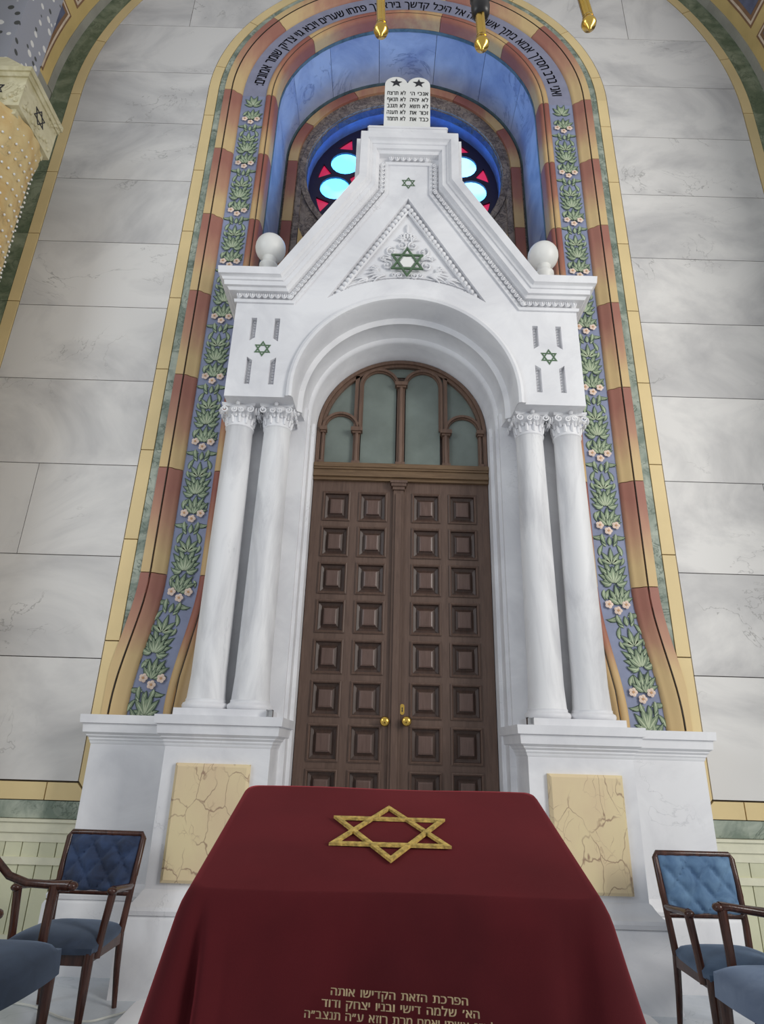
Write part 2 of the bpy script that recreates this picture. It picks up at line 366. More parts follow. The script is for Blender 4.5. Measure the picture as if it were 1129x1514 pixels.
for sgn in (-1, 1):
    for ri in range(len(rows) - 1):
        z0, z1 = rows[ri] + 0.004, rows[ri + 1] - 0.004
        cuts = [None] + joints.get(ri, []) + [None]
        for k in range(len(cuts) - 1):
            zs = [z0 + (z1 - z0) * i / 8 for i in range(9)]
            ins = []; outs = []
            for z in zs:
                a = xin(z) if cuts[k] is None else max(cuts[k] + 0.004, xin(z)); b = xout(z, sgn) if cuts[k + 1] is None else min(cuts[k + 1] - 0.004, xout(z, sgn))
                if b - a > 0.02: ins.append((sgn * a, z)); outs.append((sgn * b, z))
            if len(ins) < 2: continue
            MB().prism(ins + outs[::-1], YW, YW + 0.035).build('marble_slab', 'slab', wall, smooth=0)
# border tiles: vertical, over the arch, outer arch, horizontal
def band_piece(name, ctr, r0, r1, a0, a1, mat, y0=YW - 0.004, y1=YW + 0.035, n=6, par=None, sh=0):
    p = arc(sh, ctr, r1, a0, a1, n) + arc(sh, ctr, r0, a1, a0, n); return MB().prism(p, y0, y1).build(name, mat, par or wall, smooth=0)
def shf(z):
    t_ = min(max((2.85 - z) / 1.15, 0), 1); return 0.15 * t_ * t_ * (3 - 2 * t_)
vj = [1.158, 2.26, 3.17, 4.07, 4.98, 5.87, 6.79, 7.72, 8.64, 9.1]
vj[-1] = 9.55 if False else 9.1
g = 0.005
for sgn in (-1, 1):
    for i in range(len(vj) - 1):
        z0, z1 = vj[i] + g, vj[i + 1] - (g if i < len(vj) - 2 else -0.0)
        x0, x1 = 2.368, 2.485
        if i == 0: p = [(sgn * 2.368, 1.03), (sgn * x1, 1.165), (sgn * x1, z1), (sgn * x0, z1)]
        else: p = [(sgn * x0, z0), (sgn * x1, z0), (sgn * x1, z1), (sgn * x0, z1)]
        MB().prism(p, YW - 0.004, YW + 0.035).build('border_tile', 'ochre', wall, smooth=0)
        if vj[i] > 2.2:
            lo = vj[i] if i > 1 else 2.28; zz_ = [lo + (vj[i + 1] - lo) * q / 6 for q in range(7)]
            MB().prism([(sgn * 2.36, zz_[0] - (.03 if i == 1 else 0))] + [(sgn * min(2.285 + shf(z), 2.355), z) for z in zz_] + [(sgn * 2.36, zz_[-1])], YW, YW + 0.035).build('green_marbled_strip', 'green_marble', wall, smooth=0)
ga = math.degrees(g / 2.4)
for a0, a1 in ((0, 10), (10, 32), (32, 54), (54, 76), (76, 104), (104, 126), (126, 148), (148, 170), (170, 180)):
    band_piece('border_tile', ZC, 2.368, 2.485, a0 + (ga if a0 else 0), a1 - (ga if a1 < 180 else 0), 'ochre')
for k in range(6): band_piece('green_marbled_strip', ZC, 2.285, 2.36, k * 30, k * 30 + 30, 'green_marble', YW, YW + 0.035)
oj = [1.16] + [2.05 + 0.93 * k for k in range(8)]
for sgn in (-1, 1):
    for i in range(len(oj) - 1):
        z0, z1 = oj[i] + g, (oj[i + 1] if i < len(oj) - 2 else ZO) - g
        X_ = lambda q: sgn * q + XO
        MB().prism([(X_(4.115), z0), (X_(4.235), z0), (X_(4.235), z1), (X_(4.115), z1)], YW - 0.004, YW + 0.035).build('border_tile', 'ochre', wall, smooth=0)
        MB().prism([(X_(4.242), z0), (X_(4.47), z0), (X_(4.47), z1 + g), (X_(4.242), z1 + g)], YW, YW + 0.035).build('green_marbled_strip', 'green_dark', wall, smooth=0)
for k in range(13):
    a0, a1 = k * 180 / 13, (k + 1) * 180 / 13; gg = 0.07
    band_piece('border_tile', ZO, 4.115, 4.235, a0 + gg, a1 - gg, 'ochre', sh=XO)
    band_piece('green_marbled_strip', ZO, 4.242, 4.47, a0, a1, 'green_dark', YW, YW + 0.035, sh=XO)
# lower horizontal borders and wainscot
for sgn in (-1, 1):
    for (xa, xb, first) in ((2.3, 2.73, True), (2.73, 3.6, False), (3.6, 4.46, False)):
        xa2, xb2 = xa + g, xb - g
        p = [(2.375, 1.025), (2.494, 1.15), (xb2, 1.15), (xb2, 1.025)] if first else [(xa2, 1.025), (xa2, 1.15), (xb2, 1.15), (xb2, 1.025)]
        MB().prism([(sgn * x, z) for x, z in p], YW - 0.004, YW + 0.035).build('border_tile', 'ochre', wall, smooth=0)
        MB().box(*sorted((sgn * xa, sgn * xb)), YW, YW + 0.035, 0.896, 1.018).build('green_marbled_strip', 'green_marble', wall, smooth=0)
    m_ = MB(); xs = sorted((sgn * 2.3, sgn * 4.46))
    m_.box(*xs, YW - 0.03, YW + 0.03, 0.80, 0.89).box(*xs, YW - 0.045, YW + 0.03, 0.872, 0.892).box(*xs, YW - 0.015, YW + 0.03, 0.735, 0.80)
    m_.build('wainscot_rail', 'wainscot_rail', wall, smooth=0)
    MB().box(*xs, YW - 0.022, YW + 0.03, 0.585, 0.635).box(*xs, YW - 0.03, YW + 0.03, 0.0, 0.14).build('wainscot_rail', 'wainscot_rail', wall, smooth=0)
    x = 2.3
    while x < 4.4:
        xa, xb = sorted((sgn * (x + 0.004), sgn * (x + 0.126)))
        MB().box(xa, xb, YW - 0.008, YW + 0.03, 0.14, 0.585).build('wainscot_plank', 'wainscot', wall, smooth=0)
        MB().box(xa, xb, YW - 0.008, YW + 0.03, 0.635, 0.735).build('wainscot_plank', 'wainscot', wall, smooth=0)
        x += 0.13
# ---- soffit of the outer arch, with painted lozenges
R0 = 4.48
def soff(a, y, r=R0): return (XO + r * math.cos(a), y, ZO + r * math.sin(a))
mb = MB(); nn = 48; vs_ = []; 
for i in range(nn + 1):
    a = PI * i / nn
    for (r, y) in ((R0, YW + 0.03), (R0, 3.2), (R0 + 0.15, 3.2), (R0 + 0.15, YW + 0.03)): vs_.append(soff(a, y, r))
mb.add(vs_, [(i * 4 + k, i * 4 + (k + 1) % 4, i * 4 + 4 + (k + 1) % 4, i * 4 + 4 + k) for i in range(nn) for k in range(4)])
ceil = struct(mb.build('ceiling', 'ochre_soffit'), 'ochre painted soffit of the large round arch', 'ceiling')
def soff_patch(poly, mat, name, r, par, th=0.01):
    """poly in (arc length from springing, y); a thin piece lying on the soffit"""
    P = [soff(s_ / R0, y, r) for s_, y in poly]; Q = [soff(s_ / R0, y, R0 + 0.02) for s_, y in poly]; n = len(P)
    return MB().add(P + Q, [tuple(range(n)), tuple(range(2 * n - 1, n - 1, -1))] + [(i, (i + 1) % n, n + (i + 1) % n, n + i) for i in range(n)]).build(name, mat, par, smooth=0)
L = PI * R0; ns = 60
for i in range(20): soff_patch([(L * (i + q / 3) / 20, YW + 0.03) for q in range(4)] + [(L * (i + q / 3) / 20, YW - 0.10) for q in (3, 2, 1, 0)], 'soffit_grey', 'grey_band', R0 - 0.012, ceil)
pitch = (L / 2 - 1.17) / 3
for k in range(-1, 7):
    s0, s1 = max(.05, 1.17 + k * pitch + .08), min(L - .05, 1.17 + (k + 1) * pitch - .08); y1, y0 = 5.06, 3.36
    def frame(e): return [(s0 + e + (s1 - s0 - 2 * e) * q / 6, y1 - e) for q in range(7)] + [(s0 + e + (s1 - s0 - 2 * e) * q / 6, y0 + e) for q in range(6, -1, -1)]
    def strip(e, mat, name, r, par):
        P = frame(e); vs_ = [soff(p[0] / R0, p[1], r) for p in P]; fs_ = [(q, q + 1, 12 - q, 13 - q) for q in range(6)]
        Q = [soff(p[0] / R0, p[1], R0 + .01) for p in P]; n = len(P)
        return MB().add(vs_ + Q, fs_ + [(q, (q + 1) % n, n + (q + 1) % n, n + q) for q in range(n)]).build(name, mat, par, smooth=0)
    cf = strip(0, 'soffit_brown', 'coffer', R0 - .006, ceil); strip(.025, 'soffit_white', 'bead_border', R0 - .010, cf); strip(.055, 'soffit_brown', 'inner_border', R0 - .014, cf); strip(.10, 'soffit_blue', 'blue_field', R0 - .018, cf)
for sgn, nm in ((-1, 'wall_left'), (1, 'wall_right')):
    struct(MB().box(*sorted((XO + sgn * R0, XO + sgn * (R0 + .15))), 3.2, YW + .16, 0, ZO).build(nm, 'soffit_grey', None, 0), 'plain grey reveal wall on the %s of the arch' % nm[5:], 'wall')
# ================================================================ ARCHIVOLT (trim_1)
YB = 5.37
def sh(z):
    t_ = min(max((2.85 - z) / 1.15, 0), 1); return 0.15 * t_ * t_ * (3 - 2 * t_)
def ap(sgn, rho, s):
    """a point of the archivolt: s<0 measures down from the springing, s>0 is an angle in degrees over the arch from that side"""
    if s <= 0: z = ZC + s; return (sgn * (rho + sh(z)), z)
    a = math.radians(s); return (sgn * rho * math.cos(a), ZC + rho * math.sin(a))
def sweep_arch(mb, sgn, prof, s0, s1, n, gr=(0, 1), clip=None):
    k = len(prof); vs_ = []; gs = []
    for i in range(n + 1):
        s = s0 + (s1 - s0) * i / n
        for rho, y in prof:
            x, z = ap(sgn, rho, s)
            if clip and s < 0: x = sgn * min(abs(x), clip)
            vs_.append((x, y, z)); gs.append(gr[0] + (gr[1] - gr[0]) * i / n + 1e-4)
    fs_ = [(i * k + j, i * k + (j + 1) % k, (i + 1) * k + (j + 1) % k, (i + 1) * k + j) for i in range(n) for j in range(k)]
    fs_ += [tuple(range(k)), tuple(range(n * k, n * k + k))[::-1]]
    mb.add(vs_, fs_, gs); return mb
mb = MB()
for sgn in (-1, 1): sweep_arch(mb, sgn, [(1.70, YB), (2.2, YB), (2.2, YB + 0.08), (1.70, YB + 0.08)], 1.66 - ZC, 0, 30)
tr = mb.build('trim_1', 'leafband', smooth=0); struct(tr, 'blue painted leaf band between red and ochre mouldings around the niche', 'arch moulding')
mb = MB(); sweep_arch(mb, -1, [(1.70, YB), (2.2, YB), (2.2, YB + 0.08), (1.70, YB + 0.08)], 0.001, 180, 40); mb.build('inscription_band', 'textband', tr, smooth=0)
inner_prof = [(1.785, YB + .005), (1.775, 5.355), (1.755, 5.345), (1.73, 5.345), (1.712, 5.36), (1.706, 5.372), (1.704, 5.352), (1.69, 5.35), (1.665, 5.37), (1.655, 5.41), (1.65, 5.52), (1.78, 5.52)]
outer_prof = [(2.075, YB + .005), (2.085, 5.35), (2.11, 5.335), (2.14, 5.325), (2.165, 5.30), (2.19, 5.29), (2.203, 5.312), (2.207, 5.288), (2.285, 5.286), (2.29, 5.33), (2.08, 5.40)]
zj = [9.1, 8.08, 7.05, 5.97, 4.92, 3.89, 2.865, 1.66]
for sgn in (-1, 1):
    for i in range(len(zj) - 1):
        s0, s1 = zj[i + 1] - ZC + 0.004, zj[i] - ZC - 0.004
        for pr_, clip in ((inner_prof, None), (outer_prof, 2.405)):
            m_ = MB(); n_ = 14 if i >= 5 else 4
            grr = (0.98, 0.02) if i < 6 else (1.3, 0.0)
            sweep_arch(m_, sgn, pr_, s0, s1, n_, grr, clip); m_.build('voussoir', 'vouss_dk' if pr_ is inner_prof else 'vouss', tr, 50)
for pr_, angs in ((inner_prof, [0, 41, 75, 105, 139, 180]), (outer_prof, [0, 38, 76, 104, 142, 180])):
    for i in range(5):
        a0, a1 = angs[i] + 0.12, angs[i + 1] - 0.12
        m_ = MB(); g0, g1 = (0.98, 0.3) if i < 2 else ((0.02, 0.98) if i == 9 else ((0.5, 0.5) if i == 2 else (0.3, 0.98)))
        if i < 2: g0, g1 = 0.95, 0.05
        elif i == 2: g0, g1 = 0.75, 0.45
        else: g0, g1 = 0.05, 0.95
        sweep_arch(m_, 1, pr_, a0, a1, 12, (g0, g1)); m_.build('voussoir', 'vouss_dk' if pr_ is inner_prof else 'vouss', tr, 50)
mb = MB()
for sgn in (-1, 1):
    for rho, y in ((2.205, 5.300), (1.705, 5.362)):
        sweep_arch(mb, sgn, [(rho - 0.004, y - .012), (rho + 0.004, y - .012), (rho + 0.004, y), (rho - 0.004, y)], 1.67 - ZC, 0, 24)
        sweep_arch(mb, sgn, [(rho - 0.004, y - .012), (rho + 0.004, y - .012), (rho + 0.004, y), (rho - 0.004, y)], 0.01, 90, 24)
mb.build('painted_line', 'joint_black', tr, smooth=0)
# sprays of leaves: one mesh, repeated up both sides
def leaf(mb, x, z, ang, ln, wd_, y, curl=0.0):
    """flat raised leaf: dark rim, light body, pale midrib"""
    for mi, q, dy in ((0, 1.0, 0.0), (1, 0.74, -0.003), (2, 0.22, -0.005)):
        mb.cur = mi; n = 6; L_, R_ = [], []
        for i in range(n + 1):
            t_ = i / n; tt = 0.06 + t_ * (0.96 if mi == 0 else 0.86 if mi == 1 else 0.7); w = wd_ * q * math.sin(PI * min(t_, 0.999) ** 0.8) * 0.5
            a = ang + curl * tt; cx = x + math.sin(ang + curl * tt * 0.5) * ln * tt; cz = z + math.cos(ang + curl * tt * 0.5) * ln * tt
            L_.append((cx - math.cos(a) * w, cz + math.sin(a) * w)); R_.append((cx + math.cos(a) * w, cz - math.sin(a) * w))
        P = L_ + R_[::-1][1:-1]; P = [L_[0]] + L_[1:] + R_[::-1][1:-1]
        mb.add([(px, y + dy, pz) for px, pz in P], [tuple(range(len(P)))])
def spray_mesh():
    mb = MB(); y = -0.002
    # large palm: back row then front row
    for a, l, w in ((-1.25, .10, .05), (1.25, .10, .05), (-.95, .15, .06), (.95, .15, .06), (-.6, .20, .065), (.6, .20, .065), (-.28, .235, .06), (.28, .235, .06)): leaf(mb, 0, -0.64, a, l, w, y, a * 0.25)
    for a, l, w in ((-.75, .14, .05), (.75, .14, .05), (-.4, .15, .055), (.4, .15, .055), (0, .17, .075)): leaf(mb, 0, -0.655, a, l, w, y - .006, -a * .2)
    for sg in (-1, 1): leaf(mb, sg * .03, -0.655, sg * 1.9, .10, .04, y - 0.006, -sg * 1.4); leaf(mb, sg * .02, -.64, sg * 2.6, .085, .035, y - .007, -sg * 1.2)
    # second palm just above
    for a, l, w in ((-1.0, .12, .05), (1.0, .12, .05), (-.55, .15, .05), (.55, .15, .05), (0, .17, .05)): leaf(mb, 0, -0.475, a, l, w, y - .004, a * .3)
    # hanging curls under the blossoms
    for sg in (-1, 1): leaf(mb, sg * .035, -0.19, sg * 2.4, .13, .05, y, -sg * 1.5); leaf(mb, sg * .06, -0.17, sg * 2.9, .12, .045, y - .006, sg * 1.0)
    leaf(mb, 0, -.30, 0.05, .1, .05, y - .004); leaf(mb, -.03, -.31, -.6, .12, .045, y, .6); leaf(mb, .03, -.31, .6, .12, .045, y, -.6)
    for sg in (-1, 1): leaf(mb, sg * .10, -.40, sg * .1, .13, .045, y, -sg * .9); leaf(mb, sg * .105, -.40, sg * 2.9, .09, .035, y - .003, sg * 1.2); leaf(mb, sg * .02, -.22, sg * 1.2, .12, .04, y, sg * 1.0)
    leaf(mb, -.09, -.70, -2.7, .11, .04, y, -.9); leaf(mb, .09, -.73, 2.2, .08, .03, y, 1.3); leaf(mb, -.05, -.705, 2.6, .09, .035, y, .8); leaf(mb, .10, -.05, -.2, .12, .045, y, -.8); leaf(mb, -.10, -.04, .1, .11, .045, y, .8)
    # asymmetric fan above the blossoms
    for a, l, w in ((-.95, .13, .055), (-.5, .17, .055), (-.1, .19, .06), (.3, .19, .055), (.7, .17, .055), (1.15, .13, .05)): leaf(mb, 0.01, -0.10, a, l, w, y - .006, .25)
    for a, l, w in ((-.3, .10, .03), (.1, .11, .035), (.5, .1, .03)): leaf(mb, 0.01, -0.11, a, l, w, y - .012, .2)
    return mb
spray = spray_mesh().build('leaf_spray', ['leaf_dark', 'leaf_light', 'leaf_pale'], None, smooth=0)
mb = MB()
for k in range(5):
    a = 2 * PI * k / 5; cx, cz = .021 * math.cos(a), .021 * math.sin(a)
    mb.add([(cx + .018 * math.cos(q * PI / 4), -.002, cz + .018 * math.sin(q * PI / 4)) for q in range(8)] + [(cx, -.008, cz)], [(q, (q + 1) % 8, 8) for q in range(8)])
mb.cur = 1; mb.add([(.011 * math.cos(q * PI / 4), -.0095, .011 * math.sin(q * PI / 4)) for q in range(8)], [tuple(range(8))])
flower = mb.build('blossom', ['petal', 'petal_eye'], None, smooth=0)
for sgn in (-1, 1):
    for k in range(-1, 10):
        fz = 8.66 - 0.745 * k
        if k == -1: continue
        for nm, src in (('leaf_spray', spray),):
            if fz < 1.85: continue
            c = inst(src); c.parent = tr; c.location = (sgn * (1.927 + sh(fz - .05)), YB - .002, fz + .11)
            if fz < 2.9: c.rotation_euler = (0, -sgn * (0.22 if fz > 2.3 else .16), 0)
        for dx, dz in ((-.075, .012), (.075, .012), (0, -.042)):
            c = inst(flower); c.parent = tr; c.location = (sgn * (1.927 + sh(fz)) + dx, YB - .018, fz + dz)
# the bottom crown of leaves at the foot of each band and the topmost palm
mb = MB()
for a, l, w in ((-1.1, .12, .05), (1.1, .12, .05), (-.6, .17, .06), (.6, .17, .06), (-.2, .2, .055), (.2, .2, .055), (0, .15, .06)): leaf(mb, 0, 0, a, l, w, -.002 - abs(1.2 - abs(a)) * .006, a * .2)
foot = mb.build('leaf_spray', ['leaf_dark', 'leaf_light', 'leaf_pale'], None, smooth=0)
for sgn in (-1, 1):
    for x, z in ((1.927 + .15, 1.665), (1.927, 8.90)):
        c = inst(foot); c.parent = tr; c.location = (sgn * x, YB - .002, z)
bpy.data.objects.remove(spray); bpy.data.objects.remove(flower); bpy.data.objects.remove(foot)
# inscription: from the right foot of the arch over the crown to the left foot
TXT = 'ואני ברב חסדך אבוא ביתך אשתחוה אל היכל קדשך ביראתך פתחו שערים ויבא גוי צדיק שומר אמונים:'
R_T = 1.845; arc_len = math.radians(168) * R_T; size = 0.21
wtot = rtl_width(TXT) * size; sq = arc_len / wtot
def on_arc(d, h):
    a = math.radians(5) + d / R_T; r = R_T + h; return (r * math.cos(a), YB - 0.004, ZC + r * math.sin(a))
mb = MB(); rtl(mb, TXT, size, on_arc, squeeze=sq, bold=0.014); mb.build('inscription', 'black', tr, smooth=0)
# ================================================================ NICHE
YN = 6.30
mb = MB(); pts = [(1.66, 4.3)] + arc(0, ZC, 1.66, 0, 180, 40) + [(-1.66, 4.3)]
k = len(pts); out2 = [(p[0] * 1.06, ZC + (p[1] - ZC) * 1.06 if p[1] > ZC else p[1]) for p in pts]
mb.add([(x, y, z) for y in (5.50, YN + .05) for x, z in pts] + [(x, y, z) for y in (5.50, YN + .05) for x, z in out2],
       [(i, i + 1, k + i + 1, k + i) for i in range(k - 1)] + [(2 * k + i, 2 * k + i + 1, 3 * k + i + 1, 3 * k + i) for i in range(k - 1)])
niche = struct(mb.build('wall_niche', 'joint_black'), 'blue painted barrel vaulted niche behind the gable', 'wall')
def vault_piece(a0, a1, y0, y1, mat, name, r=1.65, sgn=None):
    n = 8; A = [math.radians(a0 + (a1 - a0) * i / n) for i in range(n + 1)]; m_ = MB(); vs_ = []
    for a in A:
        for rr, y in ((r, y0), (r, y1), (r + .02, y1), (r + .02, y0)): vs_.append((rr * math.cos(a), y, ZC + rr * math.sin(a)))
    m_.add(vs_, [(i * 4 + q, i * 4 + (q + 1) % 4, i * 4 + 4 + (q + 1) % 4, i * 4 + 4 + q) for i in range(n) for q in range(4)] + [(0, 1, 2, 3), (n * 4 + 3, n * 4 + 2, n * 4 + 1, n * 4)])
    return m_.build(name, mat, niche, 40)
for a0, a1 in ((0, 24), (24, 50), (50, 76), (76, 104), (104, 130), (130, 156), (156, 180)): vault_piece(a0 + .12, a1 - .12, 5.56, 6.24, 'vault', 'vault_panel')
for a0, a1 in ((0, 60), (60, 120), (120, 180)): vault_piece(a0, a1, 5.515, 5.556, 'vault_edge', 'edge_band', 1.647); vault_piece(a0, a1, 6.244, 6.30, 'vault_edge', 'edge_band', 1.647)
for sgn in (-1, 1):
    for z0, z1 in ((4.6, 5.9), (5.9, 7.3), (7.3, 9.1)):
        MB().box(*sorted((sgn * 1.65, sgn * 1.67)), 5.56, 6.24, z0 + .003, z1 - .003).build('vault_panel', 'vault', niche, 0)
    MB().box(*sorted((sgn * 1.647, sgn * 1.67)), 5.515, 5.556, 4.6, 9.1).build('edge_band', 'vault_edge', niche, 0)
    MB().box(*sorted((sgn * 1.647, sgn * 1.67)), 6.244, 6.30, 4.6, 9.1).build('edge_band', 'vault_edge', niche, 0)
# niche back wall with a round opening
ZW = 8.95
ow = [(1.7, 4.3)] + arc(0, ZC, 1.7, 0, 180, 32) + [(-1.7, 4.3)]
nb = plate('wall_niche_back', [ow, arc(0, ZW, 1.36, 0, 360, 48)[:-1]], YN, YN + 0.1, 'ring_stone'); struct(nb, 'painted back wall of the niche around the round window', 'wall')
# stilted red and ochre surround
def nring(r0, r1, a0, a1, mat, y, name, grad=None, ctr=ZC):
    A = [a0 + (a1 - a0) * i / 10 for i in range(11)]; m_ = MB(); vs_ = []; gs = []
    for i, a in enumerate(A):
        a = math.radians(a)
        for rr, yy in ((r0, y), (r1, y), (r1, YN), (r0, YN)):
            vs_.append((rr * math.cos(a), yy, ctr + rr * math.sin(a))); gs.append((grad[0] + (grad[1] - grad[0]) * i / 10 + 1e-4) if grad else 0)
    m_.add(vs_, [(i * 4 + q, i * 4 + (q + 1) % 4, i * 4 + 4 + (q + 1) % 4, i * 4 + 4 + q) for i in range(10) for q in range(4)] + [(0, 1, 2, 3), (43, 42, 41, 40)], gs)
    return m_.build(name, mat, nb, 40)
for i, (a0, a1) in enumerate(((0, 28), (28, 62), (62, 118), (118, 152), (152, 180))):
    gr = (0.95, 0.05) if i < 2 else ((0.5, 0.6) if i == 2 else (0.05, 0.95)); nring(1.49, 1.62, a0 + .15, a1 - .15, 'vouss_dk', YN - .035, 'voussoir', gr)
for sgn in (-1, 1):
    for j, (z0, z1) in enumerate(((8.0, 9.1), (6.9, 8.0), (5.6, 6.9))):
        xa, xb = sorted((sgn * 1.49, sgn * 1.62)); m_ = MB()
        m_.box(xa, xb, YN - .035, YN, z0 + .004, z1 - .004); m_.g = [0.95] * 4 + [0.05] * 4; m_.build('voussoir', 'vouss_dk', nb, 0)
        MB().box(*sorted((sgn * 1.40, sgn * 1.47)), YN - .02, YN, z0, z1).build('marbled_strip', 'ring_stone', nb, 0)
    MB().prism([(sgn * 1.39, 7.9), (sgn * 1.39, 6.2), (sgn * 0.75, 6.2), (sgn * 1.1, 7.2)], YN - .02, YN).build('spandrel_panel', 'vouss_base', nb, 0)
for k in range(8): nring(1.37, 1.45, k * 45, k * 45 + 45, 'ring_stone', YN - .03, 'marbled_ring', ctr=ZW)
# reveal of the round window
mb = MB(); n = 48; prof = [(1.36, YN), (1.36, 6.62), (1.42, 6.62), (1.42, YN + .09)]
mb.add([(r * math.cos(2 * PI * i / n), y, ZW + r * math.sin(2 * PI * i / n)) for i in range(n) for r, y in prof], [(i * 4 + q, i * 4 + q + 1, ((i + 1) % n) * 4 + q + 1, ((i + 1) % n) * 4 + q) for i in range(n) for q in range(3)])
mb.build('window_reveal', 'blue_ring', nb, 60)
# round stained glass window
holes = []; panes = []
for k in range(12):
    a = math.radians(30 * k); cx, cz = .98 * math.cos(a), ZW + .98 * math.sin(a); holes.append(arc(cx, cz, .215, 0, 360, 20)[:-1]); panes.append(('round_pane', 'pane_cyan', holes[-1]))
    a2 = 30 * k + 15
    tri = [(0 + 1.25 * math.cos(math.radians(a2 + d)), ZW + 1.25 * math.sin(math.radians(a2 + d))) for d in (-6.5, -3, 0, 3, 6.5)] + [(1.075 * math.cos(math.radians(a2)), ZW + 1.075 * math.sin(math.radians(a2)))]
    holes.append(tri); panes.append(('triangle_pane', 'pane_red', tri))
    a3 = math.radians(a2); inn = [(.72 * math.cos(a3 + d) * q, ZW + .72 * math.sin(a3 + d) * q) for d, q in ((-.2, 1), (0, 1.12), (.2, 1), (.12, .62), (-.12, .62))]
    holes.append(inn); panes.append(('petal_pane', 'pane_red' if k % 2 else 'pane_blue', inn))
holes.append(arc(0, ZW, .3, 0, 360, 24)[:-1]); panes.append(('centre_pane', 'pane_cyan', holes[-1]))
win = plate('window_1', [arc(0, ZW, 1.36, 0, 360, 64)[:-1]] + holes, 6.56, 6.62, 'tracery'); struct(win, 'round stained glass window with cyan circles and crimson triangles', 'window')
for nm, mt, lp in panes:
    c = (sum(p[0] for p in lp) / len(lp), sum(p[1] for p in lp) / len(lp))
    MB().prism([(c[0] + (x - c[0]) * 1.02, c[1] + (z - c[1]) * 1.02) for x, z in lp], 6.59, 6.60).build(nm, mt, win, 0)
# ================================================================ THE ARK
ark = thing('torah_ark', 'white marble ark with twin columns, pointed gable and tall panelled wooden doors', 'ark', (0, 5.0, 0))
YF = 4.60
AZ, AR = 4.36, 0.985
def moulding_x(mb, prof, x0, x1, yf, yb, left=True, right=True):
    """horizontal moulding around a block: profile (height, projection), front with mitred returns"""
    n = len(prof); vs_ = []
    for z, p in prof: vs_ += [(x0 - p, yb, z), (x0 - p, yf - p, z), (x1 + p, yf - p, z), (x1 + p, yb, z)]
    fs_ = [(j * 4 + q, j * 4 + q + 1, j * 4 + 5 + q, j * 4 + 4 + q) for j in range(n - 1) for q in range(3)]
    fs_ += [(0, 1, 2, 3), tuple(range((n - 1) * 4, n * 4))[::-1]]
    fs_ += [(j * 4, j * 4 + 4, j * 4 + 7, j * 4 + 3) for j in range(n - 1)]
    return mb.add(vs_, fs_)
ped_corn = [(1.44, 0), (1.455, .008), (1.462, .008), (1.475, .016), (1.485, .016), (1.50, .032), (1.507, .032), (1.52, .046), (1.525, .055), (1.585, .06), (1.59, .078), (1.65, .082)]
ped_base = [(0.0, .10), (0.41, .10), (.43, .09), (.435, .075), (.44, .085), (.465, .09), (.485, .08), (.50, .055), (.53, .03), (.56, .012), (.57, 0)]
for sgn in (-1, 1):
    # outer plinth behind, with its own cornice
    m_ = MB(); xs = sorted((sgn * 1.55, sgn * 2.32)); m_.box(*xs, 5.0, YW + .03, 0, 1.645); moulding_x(m_, ped_corn, xs[0], xs[1], 5.0, YW + .03); moulding_x(m_, ped_base, xs[0], xs[1], 5.03, YW + .03)
    m_.build('outer_plinth', 'white', ark, 30)
    xs = sorted((sgn * .905, sgn * 1.645)); m_ = MB(); m_.box(*xs, 4.65, 5.36, 0, 1.645); moulding_x(m_, ped_corn, xs[0], xs[1], 4.65, 5.30); moulding_x(m_, ped_base, xs[0], xs[1], 4.65, 5.30)
    pd = m_.build('pedestal', 'white', ark, 30)
    # yellow marble panel, bevelled edge
    xa, xb = sorted((sgn * 1.03, sgn * 1.545)); z0, z1 = .61, 1.335; e = .02
    m_ = MB(); m_.add([(xa, 4.65, z0), (xb, 4.65, z0), (xb, 4.65, z1), (xa, 4.65, z1), (xa, 4.625, z0), (xb, 4.625, z0), (xb, 4.625, z1), (xa, 4.625, z1), (xa + e, 4.61, z0 + e), (xb - e, 4.61, z0 + e), (xb - e, 4.61, z1 - e), (xa + e, 4.61, z1 - e)],
       [(8, 9, 10, 11)] + [(4 + i, 4 + (i + 1) % 4, 8 + (i + 1) % 4, 8 + i) for i in range(4)] + [(i, (i + 1) % 4, 4 + (i + 1) % 4, 4 + i) for i in range(4)])
    m_.build('marble_panel', 'yellow_marble', pd, 0)['label'] = 'yellow brown-veined marble panel'
    # plinth slab under the columns
    xs = sorted((sgn * .93, sgn * 1.62)); MB().box(*xs, 4.63, 5.3, 1.65, 1.70).build('base_slab', 'white', ark, 0)
    # wall slab behind the columns
    xs = sorted((sgn * .885, sgn * 1.60)); MB().box(*xs, 5.0, 5.42, 1.65, 4.40).build('back_slab', 'white', ark, 0)
    m_ = MB(); m_.box(*sorted((sgn * .86, sgn * .905)), 5.06, 5.42, 0, 4.36); m_.box(*sorted((sgn * .832, sgn * .87)), 5.22, 5.42, 0, 4.36); m_.build('door_jamb', 'white', ark, 0)
